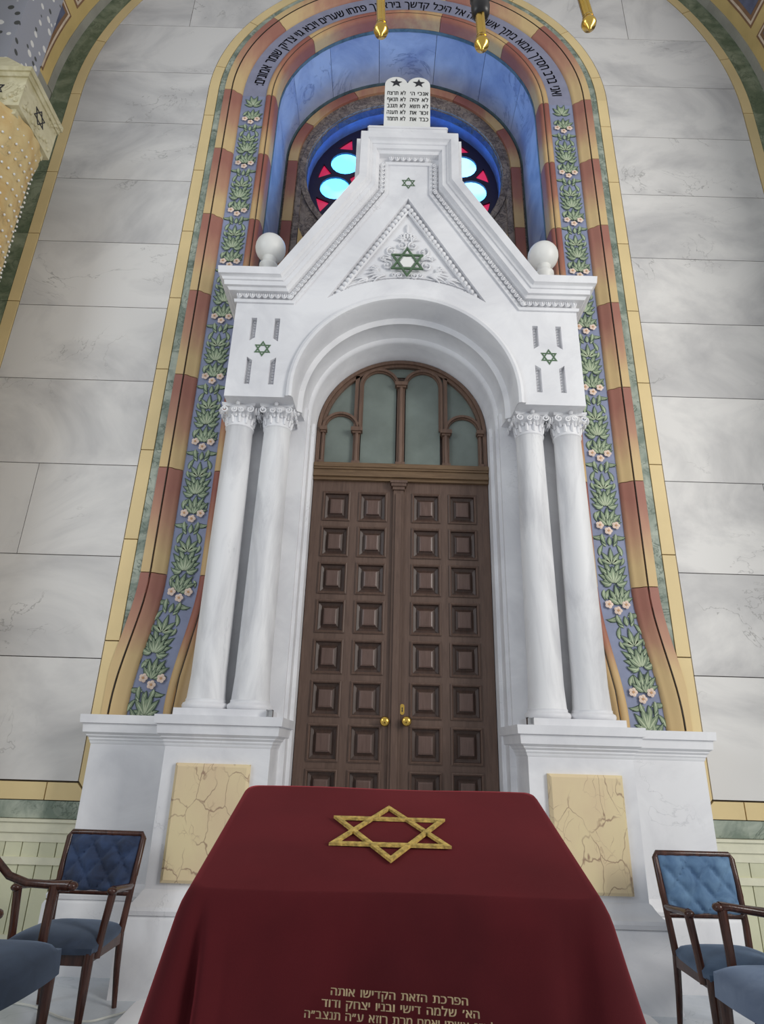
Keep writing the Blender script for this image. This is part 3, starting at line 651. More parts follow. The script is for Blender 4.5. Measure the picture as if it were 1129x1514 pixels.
# columns
def capital_mesh(cx, cy, z0, z1, r):
    m_ = MB(); H = z1 - z0
    m_.lathe(cx, cy, [(r * 1.0, z0 - .012), (r * 1.07, z0 - .004), (r * 1.07, z0 + .008), (r * .98, z0 + .014), (r * .98, z0 + H * .35), (r * 1.08, z0 + H * .6), (r * 1.22, z0 + H * .82), (r * 1.22, z0 + H * .9)], 20)
    a = r * 1.36
    for sx, sy in ((-1, -1), (1, -1), (1, 1), (-1, 1)): pass
    # abacus with concave sides
    poly = []
    for q in range(4):
        A0 = math.radians(45 + 90 * q); A1 = math.radians(135 + 90 * q); p0 = Vector((math.cos(A0), math.sin(A0))) * a * 1.30; p1 = Vector((math.cos(A1), math.sin(A1))) * a * 1.30
        nrm = Vector((math.cos((A0 + A1) / 2), math.sin((A0 + A1) / 2)))
        for i in range(6):
            t_ = i / 6; p = p0.lerp(p1, t_) - nrm * .018 * math.sin(PI * t_); poly.append((cx + p.x, cy + p.y))
    n = len(poly)
    for za, zb, s_ in ((z1 - .03, z1 - .018, .97), (z1 - .018, z1, 1.0)):
        P = [((x - cx) * s_ + cx, (y - cy) * s_ + cy) for x, y in poly]
        m_.add([(x, y, za) for x, y in P] + [(x, y, zb) for x, y in P], [tuple(range(n))[::-1], tuple(range(n, 2 * n))] + [(i, (i + 1) % n, n + (i + 1) % n, n + i) for i in range(n)])
    def spiral(ang, off, hand, R_, zc_):
        c = Vector((math.cos(ang), math.sin(ang), 0)); tn = Vector((-math.sin(ang), math.cos(ang), 0))
        path = []; rad = []
        for i in range(15):
            t_ = i / 14; rr = R_ * (1 - .82 * t_); th = PI / 2 + hand * t_ * 2 * PI * 1.4
            p = Vector((cx, cy, 0)) + c * (r * 1.22 + .01 + .012 * t_) + tn * (off + rr * math.cos(th)) + Vector((0, 0, zc_ + rr * math.sin(th))); path.append(p); rad.append(.0075)
        m_.tube(path, rad, 5)
    for q in range(4):
        A = PI / 2 * q
        for s_ in (-1, 1):
            spiral(A, s_ * r * .92, -s_, .033, z1 - .075); spiral(A, s_ * r * .28, s_, .028, z1 - .078)
        m_.ball((cx + math.cos(A) * (r * 1.25 + .02), cy + math.sin(A) * (r * 1.25 + .02), z1 - .02), .02, n=8, m_=5)
    for q in range(12):
        A = 2 * PI * q / 12 + .13
        for (zz, rr, hh) in ((z0 + H * .12, r * 1.0, H * .42), (z0 + H * .38, r * 1.06, H * .33)):
            A2 = A + (0.26 if rr > r else 0); c = Vector((math.cos(A2), math.sin(A2), 0)); tn = Vector((-math.sin(A2), math.cos(A2), 0)); o_ = Vector((cx, cy, 0))
            path = [o_ + c * (rr - .004 + .024 * (t_ ** 2)) + Vector((0, 0, zz + hh * t_ - .02 * max(0, t_ - .8) * 5)) for t_ in (0, .25, .5, .75, 1.0)]
            m_.tube(path, [.012, .016, .015, .012, .011], 6)
    return m_
cols = []
cy_ = 4.86
for i, cx in enumerate((-1.455, -1.12, 1.12, 1.455)):
    if i == 0:
        rt = bpy.data.objects.new('column', None); C.objects.link(rt); rt.parent = ark; rt.location = Vector((cx, cy_, 1.70)) - Vector(ark.location)
        m_ = MB(); rp = []
        z0, z1 = 1.785, 4.05
        for k in range(15):
            t_ = k / 14; rp.append((0.135 - .018 * t_ ** 1.6 - .001, z0 + (z1 - z0) * t_))
        m_.lathe(cx, cy_, [(.146, 1.772), (.143, 1.785)] + rp[1:] + [(.124, 4.062)], 32)
        m_.build('shaft', 'column', rt, 50)
        m_ = MB(); m_.lathe(cx, cy_, [(.15, 1.70), (.163, 1.703), (.17, 1.715), (.172, 1.728), (.166, 1.745), (.152, 1.752), (.148, 1.76), (.15, 1.772), (.14, 1.776)], 32); m_.build('base', 'white', rt, 50)
        cap_ = capital_mesh(cx, cy_, 4.07, 4.272, .118).build('capital', 'white', rt, 45); proto = rt
    else:
        c = proto.copy(); C.objects.link(c); c.location = Vector((cx, cy_, 1.70)) - Vector(ark.location)
        for ch in list(proto.children): d = ch.copy(); C.objects.link(d); d.parent = c
# facade plate with arch opening, slots and gable recess
SL = 1.68; PX, PZ = 0.21, 6.635; BX = PX + (PZ - 5.25) / SL
def body_line(n):    # gable outline offset outward by n: corner, shoulder, top
    k = n * math.sqrt(1 + SL * SL) / SL
    sx = PX + n; sz = PZ + SL * (k - n)                     # where the raking edge meets the upright edge
    return sx, sz, k
def slot(cx, up):
    w = .025
    if up: return [(cx - w, 5.09), (cx + w, 5.09), (cx + w, 4.85 + (.0)), (cx - w, 4.85)]
sx, sz, kk = body_line(.335)
outer = [(-1.56, 4.265), (-1.56, 5.54), (-(BX + kk - (5.54 - 5.25) / SL), 5.54), (-sx, sz), (-sx, 7.41), (sx, 7.41), (sx, sz), ((BX + kk - (5.54 - 5.25) / SL), 5.54), (1.56, 5.54), (1.56, 4.265), (AR, 4.265)] + arc(0, AZ, AR, 0, 180, 40) + [(-AR, 4.265)]
slots = []; STX = 1.275
for sgn in (-1, 1):
    for q in (-1, 1):
        cx = sgn * STX + q * .105; w = .025; inn_ = -q  # the end near the star is cut slanting
        a, b = cx - w, cx + w
        slots.append([(a, 5.09), (b, 5.09), (b, 4.84 + (.03 if inn_ < 0 and False else 0) + (0.035 if q < 0 else 0.0)), (a, 4.84 + (0.035 if q > 0 else 0.0))])
        slots.append([(a, 4.39), (b, 4.39), (b, 4.67 - (0.035 if q < 0 else 0.0)), (a, 4.67 - (0.035 if q > 0 else 0.0))])
TR = 1.222; ta = math.degrees(math.asin(.735 / TR))
tri = [(0, 6.595)] + arc(0, AZ, TR, 90 + ta, 90 - ta, 16)
plate('front_face', [outer, tri] + slots, YF, YF + .05, 'white', ark)
outer2 = outer
plate('body', [outer2], YF + .05, 4.95, 'white', ark)
plate('rear_body', [[(-1.56, 4.265), (-1.56, 5.54), (1.56, 5.54), (1.56, 4.265), (1.0, 4.265)] + arc(0, AZ, 1.0, 0, 180, 40) + [(-1.0, 4.265)]], 4.95, 5.42, 'white', ark)
MB().box(-1.6, 1.6, 5.36, 5.5, 4.8 + .5, 5.54).build('rear_infill', 'white', ark, 0)
# beads inside the slots
mb = MB()
for lp in slots:
    cx = (lp[0][0] + lp[1][0]) / 2; za = min(p[1] for p in lp) + .02; zb = max(p[1] for p in lp) - .015; z = za
    while z < zb: mb.ball((cx, YF + .045, z), .013, .016, .013, 6, 4); z += .03
o = mb.build('bead_row', 'white', ark, 60); o['kind'] = 'stuff'
# arch intrados: stepped mouldings sweeping round and down
ip = [(1.03, 4.595), (1.025, 4.575), (1.0, 4.565), (.978, 4.575), (.968, 4.60), (.962, 4.80), (.957, 4.83), (.93, 4.845), (.915, 4.86), (.925, 4.885), (.905, 5.02), (.895, 5.05), (.868, 5.065), (.858, 5.09), (.862, 5.2), (.845, 5.24), (.835, 5.32), (.825, 5.42)]
mb = MB(); A = [(180 * i / 48) for i in range(49)]; kk_ = len(ip); vs_ = []
pth = [('v', 4.265, 1)] + [('a', a, 0) for a in A] + [('v', 4.265, -1)]
for typ, q, s_ in pth:
    for r, y in ip: vs_.append((s_ * r, y, q) if typ == 'v' else (r * math.cos(math.radians(q)), y, AZ + r * math.sin(math.radians(q))))
mb.add(vs_, [(i * kk_ + j, i * kk_ + j + 1, (i + 1) * kk_ + j + 1, (i + 1) * kk_ + j) for i in range(len(pth) - 1) for j in range(kk_ - 1)])
for q in (0, len(pth) - 1): s_ = 1 if q == 0 else -1; mb.add([(s_ * r, y, 4.262) for r, y in ip[2:]] + [(s_ * 1.035, y, 4.262) for r, y in ip[2:]], [(j, j + 1, kk_ - 2 + j + 1, kk_ - 2 + j) for j in range(kk_ - 3)])
mb.build('arch_moulding', 'white', ark, 40)
# gable cornice
prof = [(0, 0), (.0, .018), (.03, .024), (.036, .006), (.060, .002), (.088, .012), (.092, .066), (.118, .082), (.122, .105), (.165, .11), (.169, .122), (.19, .130), (.205, .148), (.208, .158), (.28, .166), (.285, .15), (.285, -.02)]
base = [(-1.56, 5.25), (-BX, 5.25), (-PX, PZ), (-PX, 7.03), (PX, 7.03), (PX, PZ), (BX, 5.25), (1.56, 5.25)]
def offset_path(P, n):
    segs = []
    for i in range(len(P) - 1):
        d = Vector((P[i + 1][0] - P[i][0], P[i + 1][1] - P[i][1])).normalized(); nr = Vector((-d.y, d.x)); segs.append((Vector(P[i]) + nr * n, d))
    out = [segs[0][0]]
    for i in range(1, len(segs)):
        p, d = segs[i - 1]; q, e = segs[i]; den = d.x * e.y - d.y * e.x; t_ = ((q - p).x * e.y - (q - p).y * e.x) / den; out.append(p + d * t_)
    out.append(Vector(P[-1]) + Vector((-segs[-1][1].y, segs[-1][1].x)) * n); return out
mb = MB(); k = len(base); vs_ = []
for n_, p in prof:
    op = offset_path(base, n_)
    row = [(op[0].x - p, 5.30, op[0].y), (op[0].x - p, YF - p, op[0].y)] + [(q.x, YF - p, q.y) for q in op[1:-1]] + [(op[-1].x + p, YF - p, op[-1].y), (op[-1].x + p, 5.30, op[-1].y)]
    vs_ += row
k = len(base) + 2
mb.add(vs_, [(j * k + i, j * k + i + 1, (j + 1) * k + i + 1, (j + 1) * k + i) for j in range(len(prof) - 1) for i in range(k - 1)])
# flat tops over the two blocks
for sgn in (-1, 1): mb.box(*sorted((sgn * 1.70, sgn * (BX + .285 * (math.sqrt(1 + SL * SL) - 1) / SL + .0))), YF - .15, 5.3, 5.52, 5.534)
mb.build('cornice', 'white', ark, 25)
# egg and dart along the band
mb = MB()
def egg(px, pz, tx, tz):
    nx, nz = -tz, tx; ctr = .062
    P = lambda s_, n_, y: (px + tx * s_ + nx * n_, y, pz + tz * s_ + nz * n_)
    y0 = YF - .030
    # egg: half ellipsoid
    vs_ = [P(0, ctr + .002, y0 - .022)]; fs_ = []
    for j, (q, dy) in enumerate(((.55, -.016), (1.0, .0))):
        for i in range(8): a = 2 * PI * i / 8; vs_.append(P(.0155 * q * math.cos(a), ctr + .026 * q * math.sin(a), y0 + dy))
    fs_ = [(0, 1 + i, 1 + (i + 1) % 8) for i in range(8)] + [(1 + i, 9 + i, 9 + (i + 1) % 8, 1 + (i + 1) % 8) for i in range(8)]
    mb.add(vs_, fs_)
    pth_ = [P(.0215 * math.cos(a), ctr + .004 + .031 * math.sin(a), y0 - .012) for a in [math.radians(x) for x in (160, 190, 220, 250, 270, 290, 320, 350, 380)]]
    mb.tube(pth_, .0055, 4, False)
mid = offset_path(base, 0)
for i in range(len(base) - 1):
    a, b = Vector(base[i]), Vector(base[i + 1]); ln = (b - a).length; d = (b - a) / ln; cnt = max(1, round(ln / .056))
    lead = 0
    for q in range(cnt):
        p = a + d * (ln * (q + .5) / cnt); 
        if i in (2, 4) and q == 0 and False: continue
        egg(p.x, p.y, d.x, d.y)
o = mb.build('egg_and_dart', 'white', ark, 50); o['kind'] = 'stuff'
# tablet base block
m_ = MB(); m_.box(-.43, .40, 4.62, 4.95, 7.30, 7.64).box(-.44, .41, 4.61, 4.95, 7.60, 7.615); m_.build('tablet_base', 'white', ark, 0)
# triangle recess: beads, inner fillet, scrolls, star
mb = MB(); apx = Vector((0, 6.595))
for sgn in (-1, 1):
    q0 = Vector((sgn * .735, AZ + math.sqrt(TR * TR - .735 ** 2))); d = (q0 - apx).normalized(); ln = (q0 - apx).length; nr = Vector((-sgn * abs(d.y), -abs(d.x)))  # inward
    s_ = .075
    while s_ < ln - .12:
        p = apx + d * s_ + nr * .040; mb.ball((p.x, YF + .030, p.y), .026, .028, .026, 8, 5); s_ += .057
a = -ta + 4
while a < ta - 4:
    r_ = TR + .028; mb.ball((r_ * math.sin(math.radians(a)), YF + .042, AZ + r_ * math.cos(math.radians(a))), .014, .012, .012, 6, 4); a += 1.6
o = mb.build('bead_border', 'white', ark, 60); o['kind'] = 'stuff'
mb = MB(); inn_ = [(0, 6.40), (-.555, 5.46), (-.52, 5.465)] 
for sgn in (-1, 1):
    mb.tube([(0, YF + .030, 6.45), (sgn * .60, YF + .030, 5.455)], .013, 6)
r_ = TR + .06
mb.tube([(r_ * math.sin(math.radians(a)), YF + .04, AZ + r_ * math.cos(math.radians(a))) for a in [(-ta + 5) + (2 * ta - 10) * i / 16 for i in range(17)]], .008, 5)
mb.build('gable_fillet', 'white', ark, 60)
mb = MB()
def scroll(cx, cz, R_, hand, a0, turns=1.35, th=.010, tail=None):
    path = []; rad = []
    for i in range(22):
        t_ = i / 21; rr = R_ * (1 - .85 * t_); a = math.radians(a0) + hand * 2 * PI * turns * t_; path.append((cx + rr * math.cos(a), YF + .040 - .012 * t_, cz + rr * math.sin(a))); rad.append(th * (1 - .35 * t_))
    mb.tube(path, rad, 6); mb.ball((cx, YF + .03, cz), R_ * .2, R_ * .2, R_ * .2, 8, 5)
def frond(x, z, ang, ln, bend, th=.011):
    path = [(x + math.sin(math.radians(ang + bend * t_)) * ln * t_, YF + .040 - .014 * math.sin(PI * t_), z + math.cos(math.radians(ang + bend * t_)) * ln * t_) for t_ in (0, .2, .4, .6, .8, 1)]
    mb.tube(path, [th * .5, th, th * 1.1, th, th * .7, .002], 6)
for s_ in (-1, 1):
    scroll(s_ * .055, 6.02, .052, s_, 100); scroll(s_ * .15, 5.945, .06, -s_, 60); scroll(s_ * .19, 5.775, .055, s_, 120); scroll(s_ * .30, 5.73, .042, -s_, 80)
    scroll(s_ * .075, 5.655, .036, s_, 150); scroll(s_ * .40, 5.60, .03, s_, 60); scroll(s_ * .12, 5.66, .028, -s_, 20); scroll(s_ * .235, 5.86, .03, s_, 0)
    for ang, ln in ((70, .20), (84, .22), (98, .20), (112, .16)): frond(s_ * .20, 5.66, s_ * ang, ln, s_ * 18)
    for ang, ln in ((60, .13), (75, .16), (95, .14)): frond(s_ * .36, 5.60, s_ * ang, ln, s_ * 22, .009)
    for ang, ln in ((10, .10), (35, .12), (60, .11), (-15, .09)): frond(s_ * .14, 5.84, s_ * ang, ln, s_ * 30, .009)
    for ang, ln in ((20, .08), (50, .09), (-20, .07)): frond(s_ * .04, 6.07, s_ * ang, ln, s_ * 25, .008)
    for ang, ln in ((35, .10), (60, .12), (120, .09)): frond(s_ * .27, 5.70, s_ * ang, ln, s_ * 25, .008)
for q in range(10): a = 2 * PI * q / 10; mb.ball((.062 * math.cos(a), YF + .036, 6.135 + .036 * math.sin(a)), .014, .014, .011, 6, 4)
for q in (-1, 0, 1): frond(q * .028, 6.115, q * 10, .055, 0, .012)
frond(0, 6.18, 0, .12, 0, .012)
o = mb.build('scroll_relief', 'white', ark, 60); o['kind'] = 'stuff'
star_mesh(MB(), 0, 5.80, .178, .0165, YF + .004, YF + .02).build('green_star', 'green_paint', ark, 0)
MB().prism(arc(0, 5.80, .068, 0, 360, 6)[:-1], YF + .012, YF + .05).build('star_centre', 'tablet', ark, 0)
star_mesh(MB(), 0, 6.80, .078, .0085, YF - .004, YF + .001).build('green_star', 'green_paint', ark, 0)
for sgn in (-1, 1): star_mesh(MB(), sgn * STX, 4.757, .083, .0115, YF - .004, YF + .001).build('green_star', 'green_paint', ark, 0)
# ball finials on the cornice
for sgn in (-1, 1):
    x, y = sgn * 1.345, 4.75
    MB().lathe(x, y, [(.105, 5.53), (.11, 5.56), (.095, 5.60), (.06, 5.66), (.055, 5.74), (.07, 5.79), (.09, 5.81), (.09, 5.83), (.07, 5.85), (.062, 5.90), (.08, 5.94)], 24).ball((x, y, 6.045), .148, n=28, m_=18).build('ball_finial', 'tablet', ark, 50)
# the tablets of the law
tb = MB(); tcx = -.025; w = .124; z0 = 7.64; zt = 8.30
tlp = [(tcx - 2 * w, z0), (tcx + 2 * w, z0)] + arc(tcx + w, zt, w, 0, 165, 12) + arc(tcx - w, zt, w, 15, 180, 12)
tb = plate('commandment_tablets', [tlp], 4.63, 4.72, 'tablet', ark)
rcol = ['אנכי ה׳', 'לא יהיה', 'לא תשא', 'זכור את', 'כבד את']; lcol = ['לא תרצח', 'לא תנאף', 'לא תגנב', 'לא תענה', 'לא תחמד']
for ci, (xr, words) in enumerate(((tcx + .228, rcol), (tcx - .018, lcol))):
    for i, wds in enumerate(words):
        size = .092; zz = 8.133 - .100 * i; ww = rtl_width(wds, space=.42, bold=.02) * size; q = .205 / ww; mb = MB()
        rtl(mb, wds, size, lambda d, h, zz=zz, xr=xr: (xr - d, 4.627, zz + h), squeeze=q, space=.42, bold=.02); mb.build('lettering_line', 'black', tb, 0)['kind'] = 'stuff'
for s_ in (-1, 1):
    cx, cz = tcx + s_ * w, 8.325; mb = MB()
    mb.prism([(cx + (.066 if q % 2 == 0 else .027) * math.sin(PI * q / 5), cz + (.066 if q % 2 == 0 else .027) * math.cos(PI * q / 5)) for q in range(10)], 4.625, 4.631)
    mb.build('five_pointed_star', 'black', tb, 0)
# ---------------------------------------------------------------- doors
YD = 5.36
colsx = {-1: ((-.728, -.468), (-.392, -.122)), 1: ((.105, .375), (.447, .712))}
zr = [3.72 - .3455 * k for k in range(10)]; PH = .293
def panel_mesh(w, h):
    m_ = MB(); lv = [(0, -.008), (.012, -.016), (.022, -.006), (.026, .022), (.052, .034), (.074, .022), (.076, .006), (w / 2 - .012 if False else .088, .002)]
    vs_ = []
    for e, y in lv: vs_ += [(e, y, e), (w - e, y, e), (w - e, y, h - e), (e, y, h - e)]
    m_.cur = 0
    n = len(lv)
    for j in range(n - 1):
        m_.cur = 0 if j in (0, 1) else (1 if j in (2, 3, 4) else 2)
        b = len(m_.v); m_.add(vs_[j * 4:j * 4 + 8], [(q, (q + 1) % 4, 4 + (q + 1) % 4, 4 + q) for q in range(4)])
    m_.cur = 2; m_.add(vs_[-4:], [(0, 1, 2, 3)]); return m_
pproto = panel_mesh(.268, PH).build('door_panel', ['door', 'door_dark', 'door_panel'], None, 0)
leaves = {}
for sgn in (-1, 1):
    x0, x1 = (-.826, -.018) if sgn < 0 else (-.014, .826)
    m_ = MB(); m_.box(x0, x1, YD + .045, YD + .07, .02, 3.83)
    cs = colsx[sgn]; xsn = [x0, cs[0][0], cs[0][1], cs[1][0], cs[1][1], x1]
    for a, b in ((0, 1), (2, 3), (4, 5)): m_.box(xsn[a], xsn[b], YD, YD + .05, .02, 3.83)
    zz = [3.83] + [q for z in zr for q in (z, z - PH)] + [.02]
    for i in range(0, len(zz), 2):
        for (a, b) in cs: m_.box(a, b, YD, YD + .05, zz[i + 1], zz[i])
    lf = m_.build('door_leaf', 'door', ark, 0); leaves[sgn] = lf; lf['label'] = ('left' if sgn < 0 else 'right') + ' leaf of the tall wooden doors'
    for (a, b) in cs:
        for z in zr:
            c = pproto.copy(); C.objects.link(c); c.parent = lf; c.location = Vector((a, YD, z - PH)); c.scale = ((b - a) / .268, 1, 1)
bpy.data.objects.remove(pproto)
# meeting post with its small capital
m_ = MB(); m_.box(-.066, .028, YD - .03, YD + .01, .02, 3.74).box(-.045, .008, YD - .045, YD, .05, 3.70).box(-.075, .037, YD - .05, YD, 3.74, 3.77).box(-.09, .052, YD - .065, YD, 3.77, 3.80).box(-.10, .062, YD - .075, YD, 3.80, 3.825)
m_.build('meeting_post', 'door', ark, 0)
for x, z in ((-.098, 1.674), (.078, 1.679)):
    m_ = MB(); m_.lathe(0, 0, [(.001, 0), (.034, 0), (.034, .006), (.014, .012), (.012, .035), (.022, .045), (.036, .055), (.04, .066), (.034, .078), (.018, .085), (.001, .087)], 24)
    m_.v = [(x + a, YD - .03 - c, z + b) for a, b, c in m_.v] if abs(x) < .08 else [(x + a, YD - c, z + b) for a, b, c in m_.v]
    m_.build('door_knob', 'gold', leaves[-1 if x < 0 else 1], 50)
m_ = MB(); m_.prism(arc(.045, 1.80, .018, 0, 180, 8) + arc(.045, 1.75, .018, 180, 360, 8), YD - .006, YD + .001); m_.cur = 1; m_.prism(arc(.045, 1.785, .006, -60, 240, 8) + [(.039, 1.755), (.051, 1.755)], YD - .008, YD - .005)
m_.build('keyhole_plate', ['gold', 'black'], leaves[1], 0)
# lintel between the doors and the fanlight
m_ = MB()
for z0, z1, y in ((3.83, 3.86, 5.325), (3.86, 3.885, 5.30), (3.885, 3.93, 5.31), (3.93, 3.95, 5.295), (3.95, 3.985, 5.285), (3.985, 4.0, 5.30)): m_.box(-.828, .828, y, 5.42, z0, z1)
m_.build('door_lintel', 'lintel', ark, 0)
# fanlight
YT = 5.345
fr = MB()
def ring2(mb, cx, cz, r, a0, a1, w, y0, y1, n=16):
    mb.prism(arc(cx, cz, r, a0, a1, n) + arc(cx, cz, r - w, a1, a0, n), y0, y1)
def ring_open(mb, cx, cz, r, a0, a1, w, y0, y1, n=16):
    P = arc(cx, cz, r, a0, a1, n); Q = arc(cx, cz, r - w, a0, a1, n)
    vs_ = [(p[0], y, p[1]) for y in (y0, y1) for pq in (P, Q) for p in pq]; k = n + 1
    fs_ = []
    for i in range(n): fs_ += [(i, i + 1, k + i + 1, k + i), (2 * k + i, 3 * k + i, 3 * k + i + 1, 2 * k + i + 1), (i, 2 * k + i, 2 * k + i + 1, i + 1), (k + i, k + i + 1, 3 * k + i + 1, 3 * k + i)]
    fs_ += [(0, k, 3 * k, 2 * k), (n, 2 * k + n, 3 * k + n, k + n)]
    mb.add(vs_, fs_)
ring_open(fr, 0, AZ, .826, 0, 180, .035, YT - .015, YT + .06, 40); ring_open(fr, 0, AZ, .79, 0, 180, .03, YT + .005, YT + .06, 40)
for s_ in (-1, 1): fr.box(*sorted((s_ * .79, s_ * .826)), YT - .015, YT + .06, 4.0, AZ)
fanl = fr.build('fanlight_frame', 'transom', ark, 40)
cxm = -.012
def post(x, z0, z1, w):
    m_ = MB(); m_.box(x - w, x + w, YT - .005, YT + .05, z0, z1).tube([(x, YT - .008, z0), (x, YT - .008, z1)], w * .62, 10)
    m_.box(x - w * 1.25, x + w * 1.25, YT - .03, YT + .05, z0, z0 + .03)
    m_.box(x - w * 1.3, x + w * 1.3, YT - .03, YT + .05, z1, z1 + .02).box(x - w * 1.75, x + w * 1.75, YT - .045, YT + .05, z1 + .02, z1 + .06)
    m_.build('colonnette', 'transom', fanl, 50)
post(cxm, 4.0, 4.86, .036)
post(-.44, 4.0, 4.33, .032); post(.432, 4.0, 4.33, .032); post(-.765, 4.0, 4.33, .02); post(.765, 4.0, 4.33, .02)
for s_ in (-1, 1):
    c0 = cxm + s_ * .218
    for (rr, w, y) in ((.198, .026, YT - .01), (.178, .02, YT + .01)):
        m_ = MB(); ring_open(m_, c0, 4.89, rr, 0, 180, w, y, YT + .05, 18)
        m_.box(*sorted((c0 + s_ * rr, c0 + s_ * (rr - w))), y, YT + .05, 4.39, 4.89); m_.build('lancet_arch', 'transom', fanl, 40)
    m_ = MB(); m_.box(*sorted((c0 + s_ * .203, c0 + s_ * .245)), YT + .005, YT + .05, 4.39, 5.0); m_.build('muntin', 'transom', fanl, 0)
    c1 = s_ * .60
    for (rr, w, y) in ((.182, .024, YT - .01), (.162, .018, YT + .01)):
        m_ = MB(); ring_open(m_, c1, 4.39, rr, 0, 180, w, y, YT + .05, 18); m_.build('side_arch', 'transom', fanl, 40)
    MB().prism([(c0 - .17, 4.0), (c0 + .17, 4.0), (c0 + .17, 4.89)] + arc(c0, 4.89, .17, 0, 180, 14) + [(c0 - .17, 4.89)], YT + .03, YT + .036).build('glass_pane', 'glass', fanl, 0)
    MB().prism([(c1 - .15, 4.0), (c1 + .15, 4.0)] + arc(c1, 4.39, .15, 0, 180, 14), YT + .03, YT + .036).build('glass_pane', 'glass', fanl, 0)
    MB().prism([(s_ * .415, 4.5)] + [(s_ * x, z) for x, z in arc(0, AZ, .77, 12, 62, 12)], YT + .044, YT + .05).build('glass_pane', 'glass', fanl, 0)
MB().prism([(-.25, 5.02), (.25, 5.02)] + arc(0, AZ, .77, 70, 110, 8), YT + .044, YT + .05).build('glass_pane', 'glass', fanl, 0)
MB().prism([(-.82, 3.99), (.82, 3.99)] + arc(0, AZ, .82, 0, 180, 24), YT + .055, YT + .065).build('rear_board', 'door_dark', ark, 0)
MB().box(-.84, .84, YD + .072, YD + .09, 0, 4.0).build('door_backing', 'door_dark', ark, 0)
# ================================================================ CORNER COLUMN, top left
cb = thing('corner_column', 'yellow beaded column with cream six-pointed-star capital under a flecked grey pier', 'column', (-4.15, 4.36, 0))
cxp, cyp = -4.15, 4.36
MB().lathe(cxp, cyp, [(.5, 0), (.5, .2), (.44, .3), (.43, 1.0), (.42, 5.0), (.41, 6.7), (.45, 7.0)], 96, mod=lambda a, z: 1 + .035 * abs(math.sin(a * 9))).build('shaft', 'yellow_cone', cb, 50)
m_ = MB(); X0, X1, Y0, Y1 = -4.62, -3.70, 4.06, 4.64
for z0, z1, e in ((6.96, 7.02, -.04), (7.02, 7.40, 0.0), (7.40, 7.46, .015), (7.46, 7.52, .03)): m_.box(X0 - e, X1 + e, Y0 - e, Y1 + e, z0, z1)
m_.add([(X0, Y0, 7.52), (X1, Y0, 7.52), (X1, Y1, 7.52), (X0, Y1, 7.52), (-4.58, 4.12, 7.78), (-4.02, 4.12, 7.78), (-4.02, 4.60, 7.78), (-4.58, 4.60, 7.78)], [(0, 1, 5, 4), (1, 2, 6, 5), (2, 3, 7, 6), (3, 0, 4, 7), (4, 5, 6, 7)])
for i in range(10): m_.ball((X1 + .004, Y0 + .06 + i * .05, 7.08 + .03 * (i % 3)), .02, .024, .02, 7, 5)
for i in range(16): m_.ball((X0 + .05 + i * .055, Y0 - .004, 7.08 + .03 * (i % 3)), .024, .02, .02, 7, 5)
m_.build('star_capital', 'cream', cb, 20)
MB().box(-4.56, -4.05, 4.14, 4.58, 7.72, 10.6).build('grey_pier', 'fleck', cb, 0)
mb = MB()
for j in range(26):
    z = 3.0 + j * .155
    for i in range(22): a = -PI * .8 + PI * 1.1 * (i + .5 * (j % 2)) / 22; r = .425; mb.ball((cxp + (r + .012) * math.cos(a), cyp + (r + .012) * math.sin(a), z), .012, n=6, m_=4)
o = mb.build('bead_dots', 'tablet', cb, 60); o['kind'] = 'stuff'
star = MB(); star_mesh(star, -3.98, 7.24, .10, .009, Y0 - .006, Y0 + .004); star.build('dark_star', 'black', cb, 0)
star = MB(); star_mesh(star, 4.35, 7.24, .10, .009, 0, .01); MB().add([(X1 + .006 - y, x, z) for x, y, z in star.v], star.f).build('dark_star', 'black', cb, 0)
mb = MB()
for j in range(14): z = 7.9 + j * .17; mb.tube([(-4.42 + .065 * math.cos(2 * PI * i / 12), 4.13, z + .075 * math.sin(2 * PI * i / 12)) for i in range(13)], .011, 5)
o = mb.build('chain_relief', 'soffit_grey', cb, 60); o['kind'] = 'stuff'
cb['kind'] = 'structure'
# ================================================================ LECTERN WITH CLOTH
LX = -.107; YA, YZ = 1.80, 2.50; ZA, ZB = 1.108, 1.322; HW = .50
def ztop(y): return ZA + (ZB - ZA) * (y - YA) / (YZ - YA)
lec = thing('lectern', 'wooden reading desk hidden under the red velvet cloth', 'lectern', (LX, 2.15, 0))
m_ = MB(); a, b = YA + .03, YZ - .03
m_.add([(LX - HW + .03, a, ztop(a) - .05), (LX + HW - .03, a, ztop(a) - .05), (LX + HW - .03, b, ztop(b) - .05), (LX - HW + .03, b, ztop(b) - .05), (LX - HW + .03, a, ztop(a) - .02), (LX + HW - .03, a, ztop(a) - .02), (LX + HW - .03, b, ztop(b) - .02), (LX - HW + .03, b, ztop(b) - .02)], [(0, 3, 2, 1), (4, 5, 6, 7), (0, 1, 5, 4), (1, 2, 6, 5), (2, 3, 7, 6), (3, 0, 4, 7)])
m_.build('sloping_top', 'lintel', lec, 0)
for sx in (-1, 1):
    for y in (YA + .09, YZ - .09): MB().box(LX + sx * .42 - .03, LX + sx * .42 + .03, y - .03, y + .03, 0, ztop(y) - .045).build('leg', 'lintel', lec, 0)
    MB().box(LX + sx * .42 - .015, LX + sx * .42 + .015, YA + .12, YZ - .12, .15, .95).build('side_board', 'lintel', lec, 0)
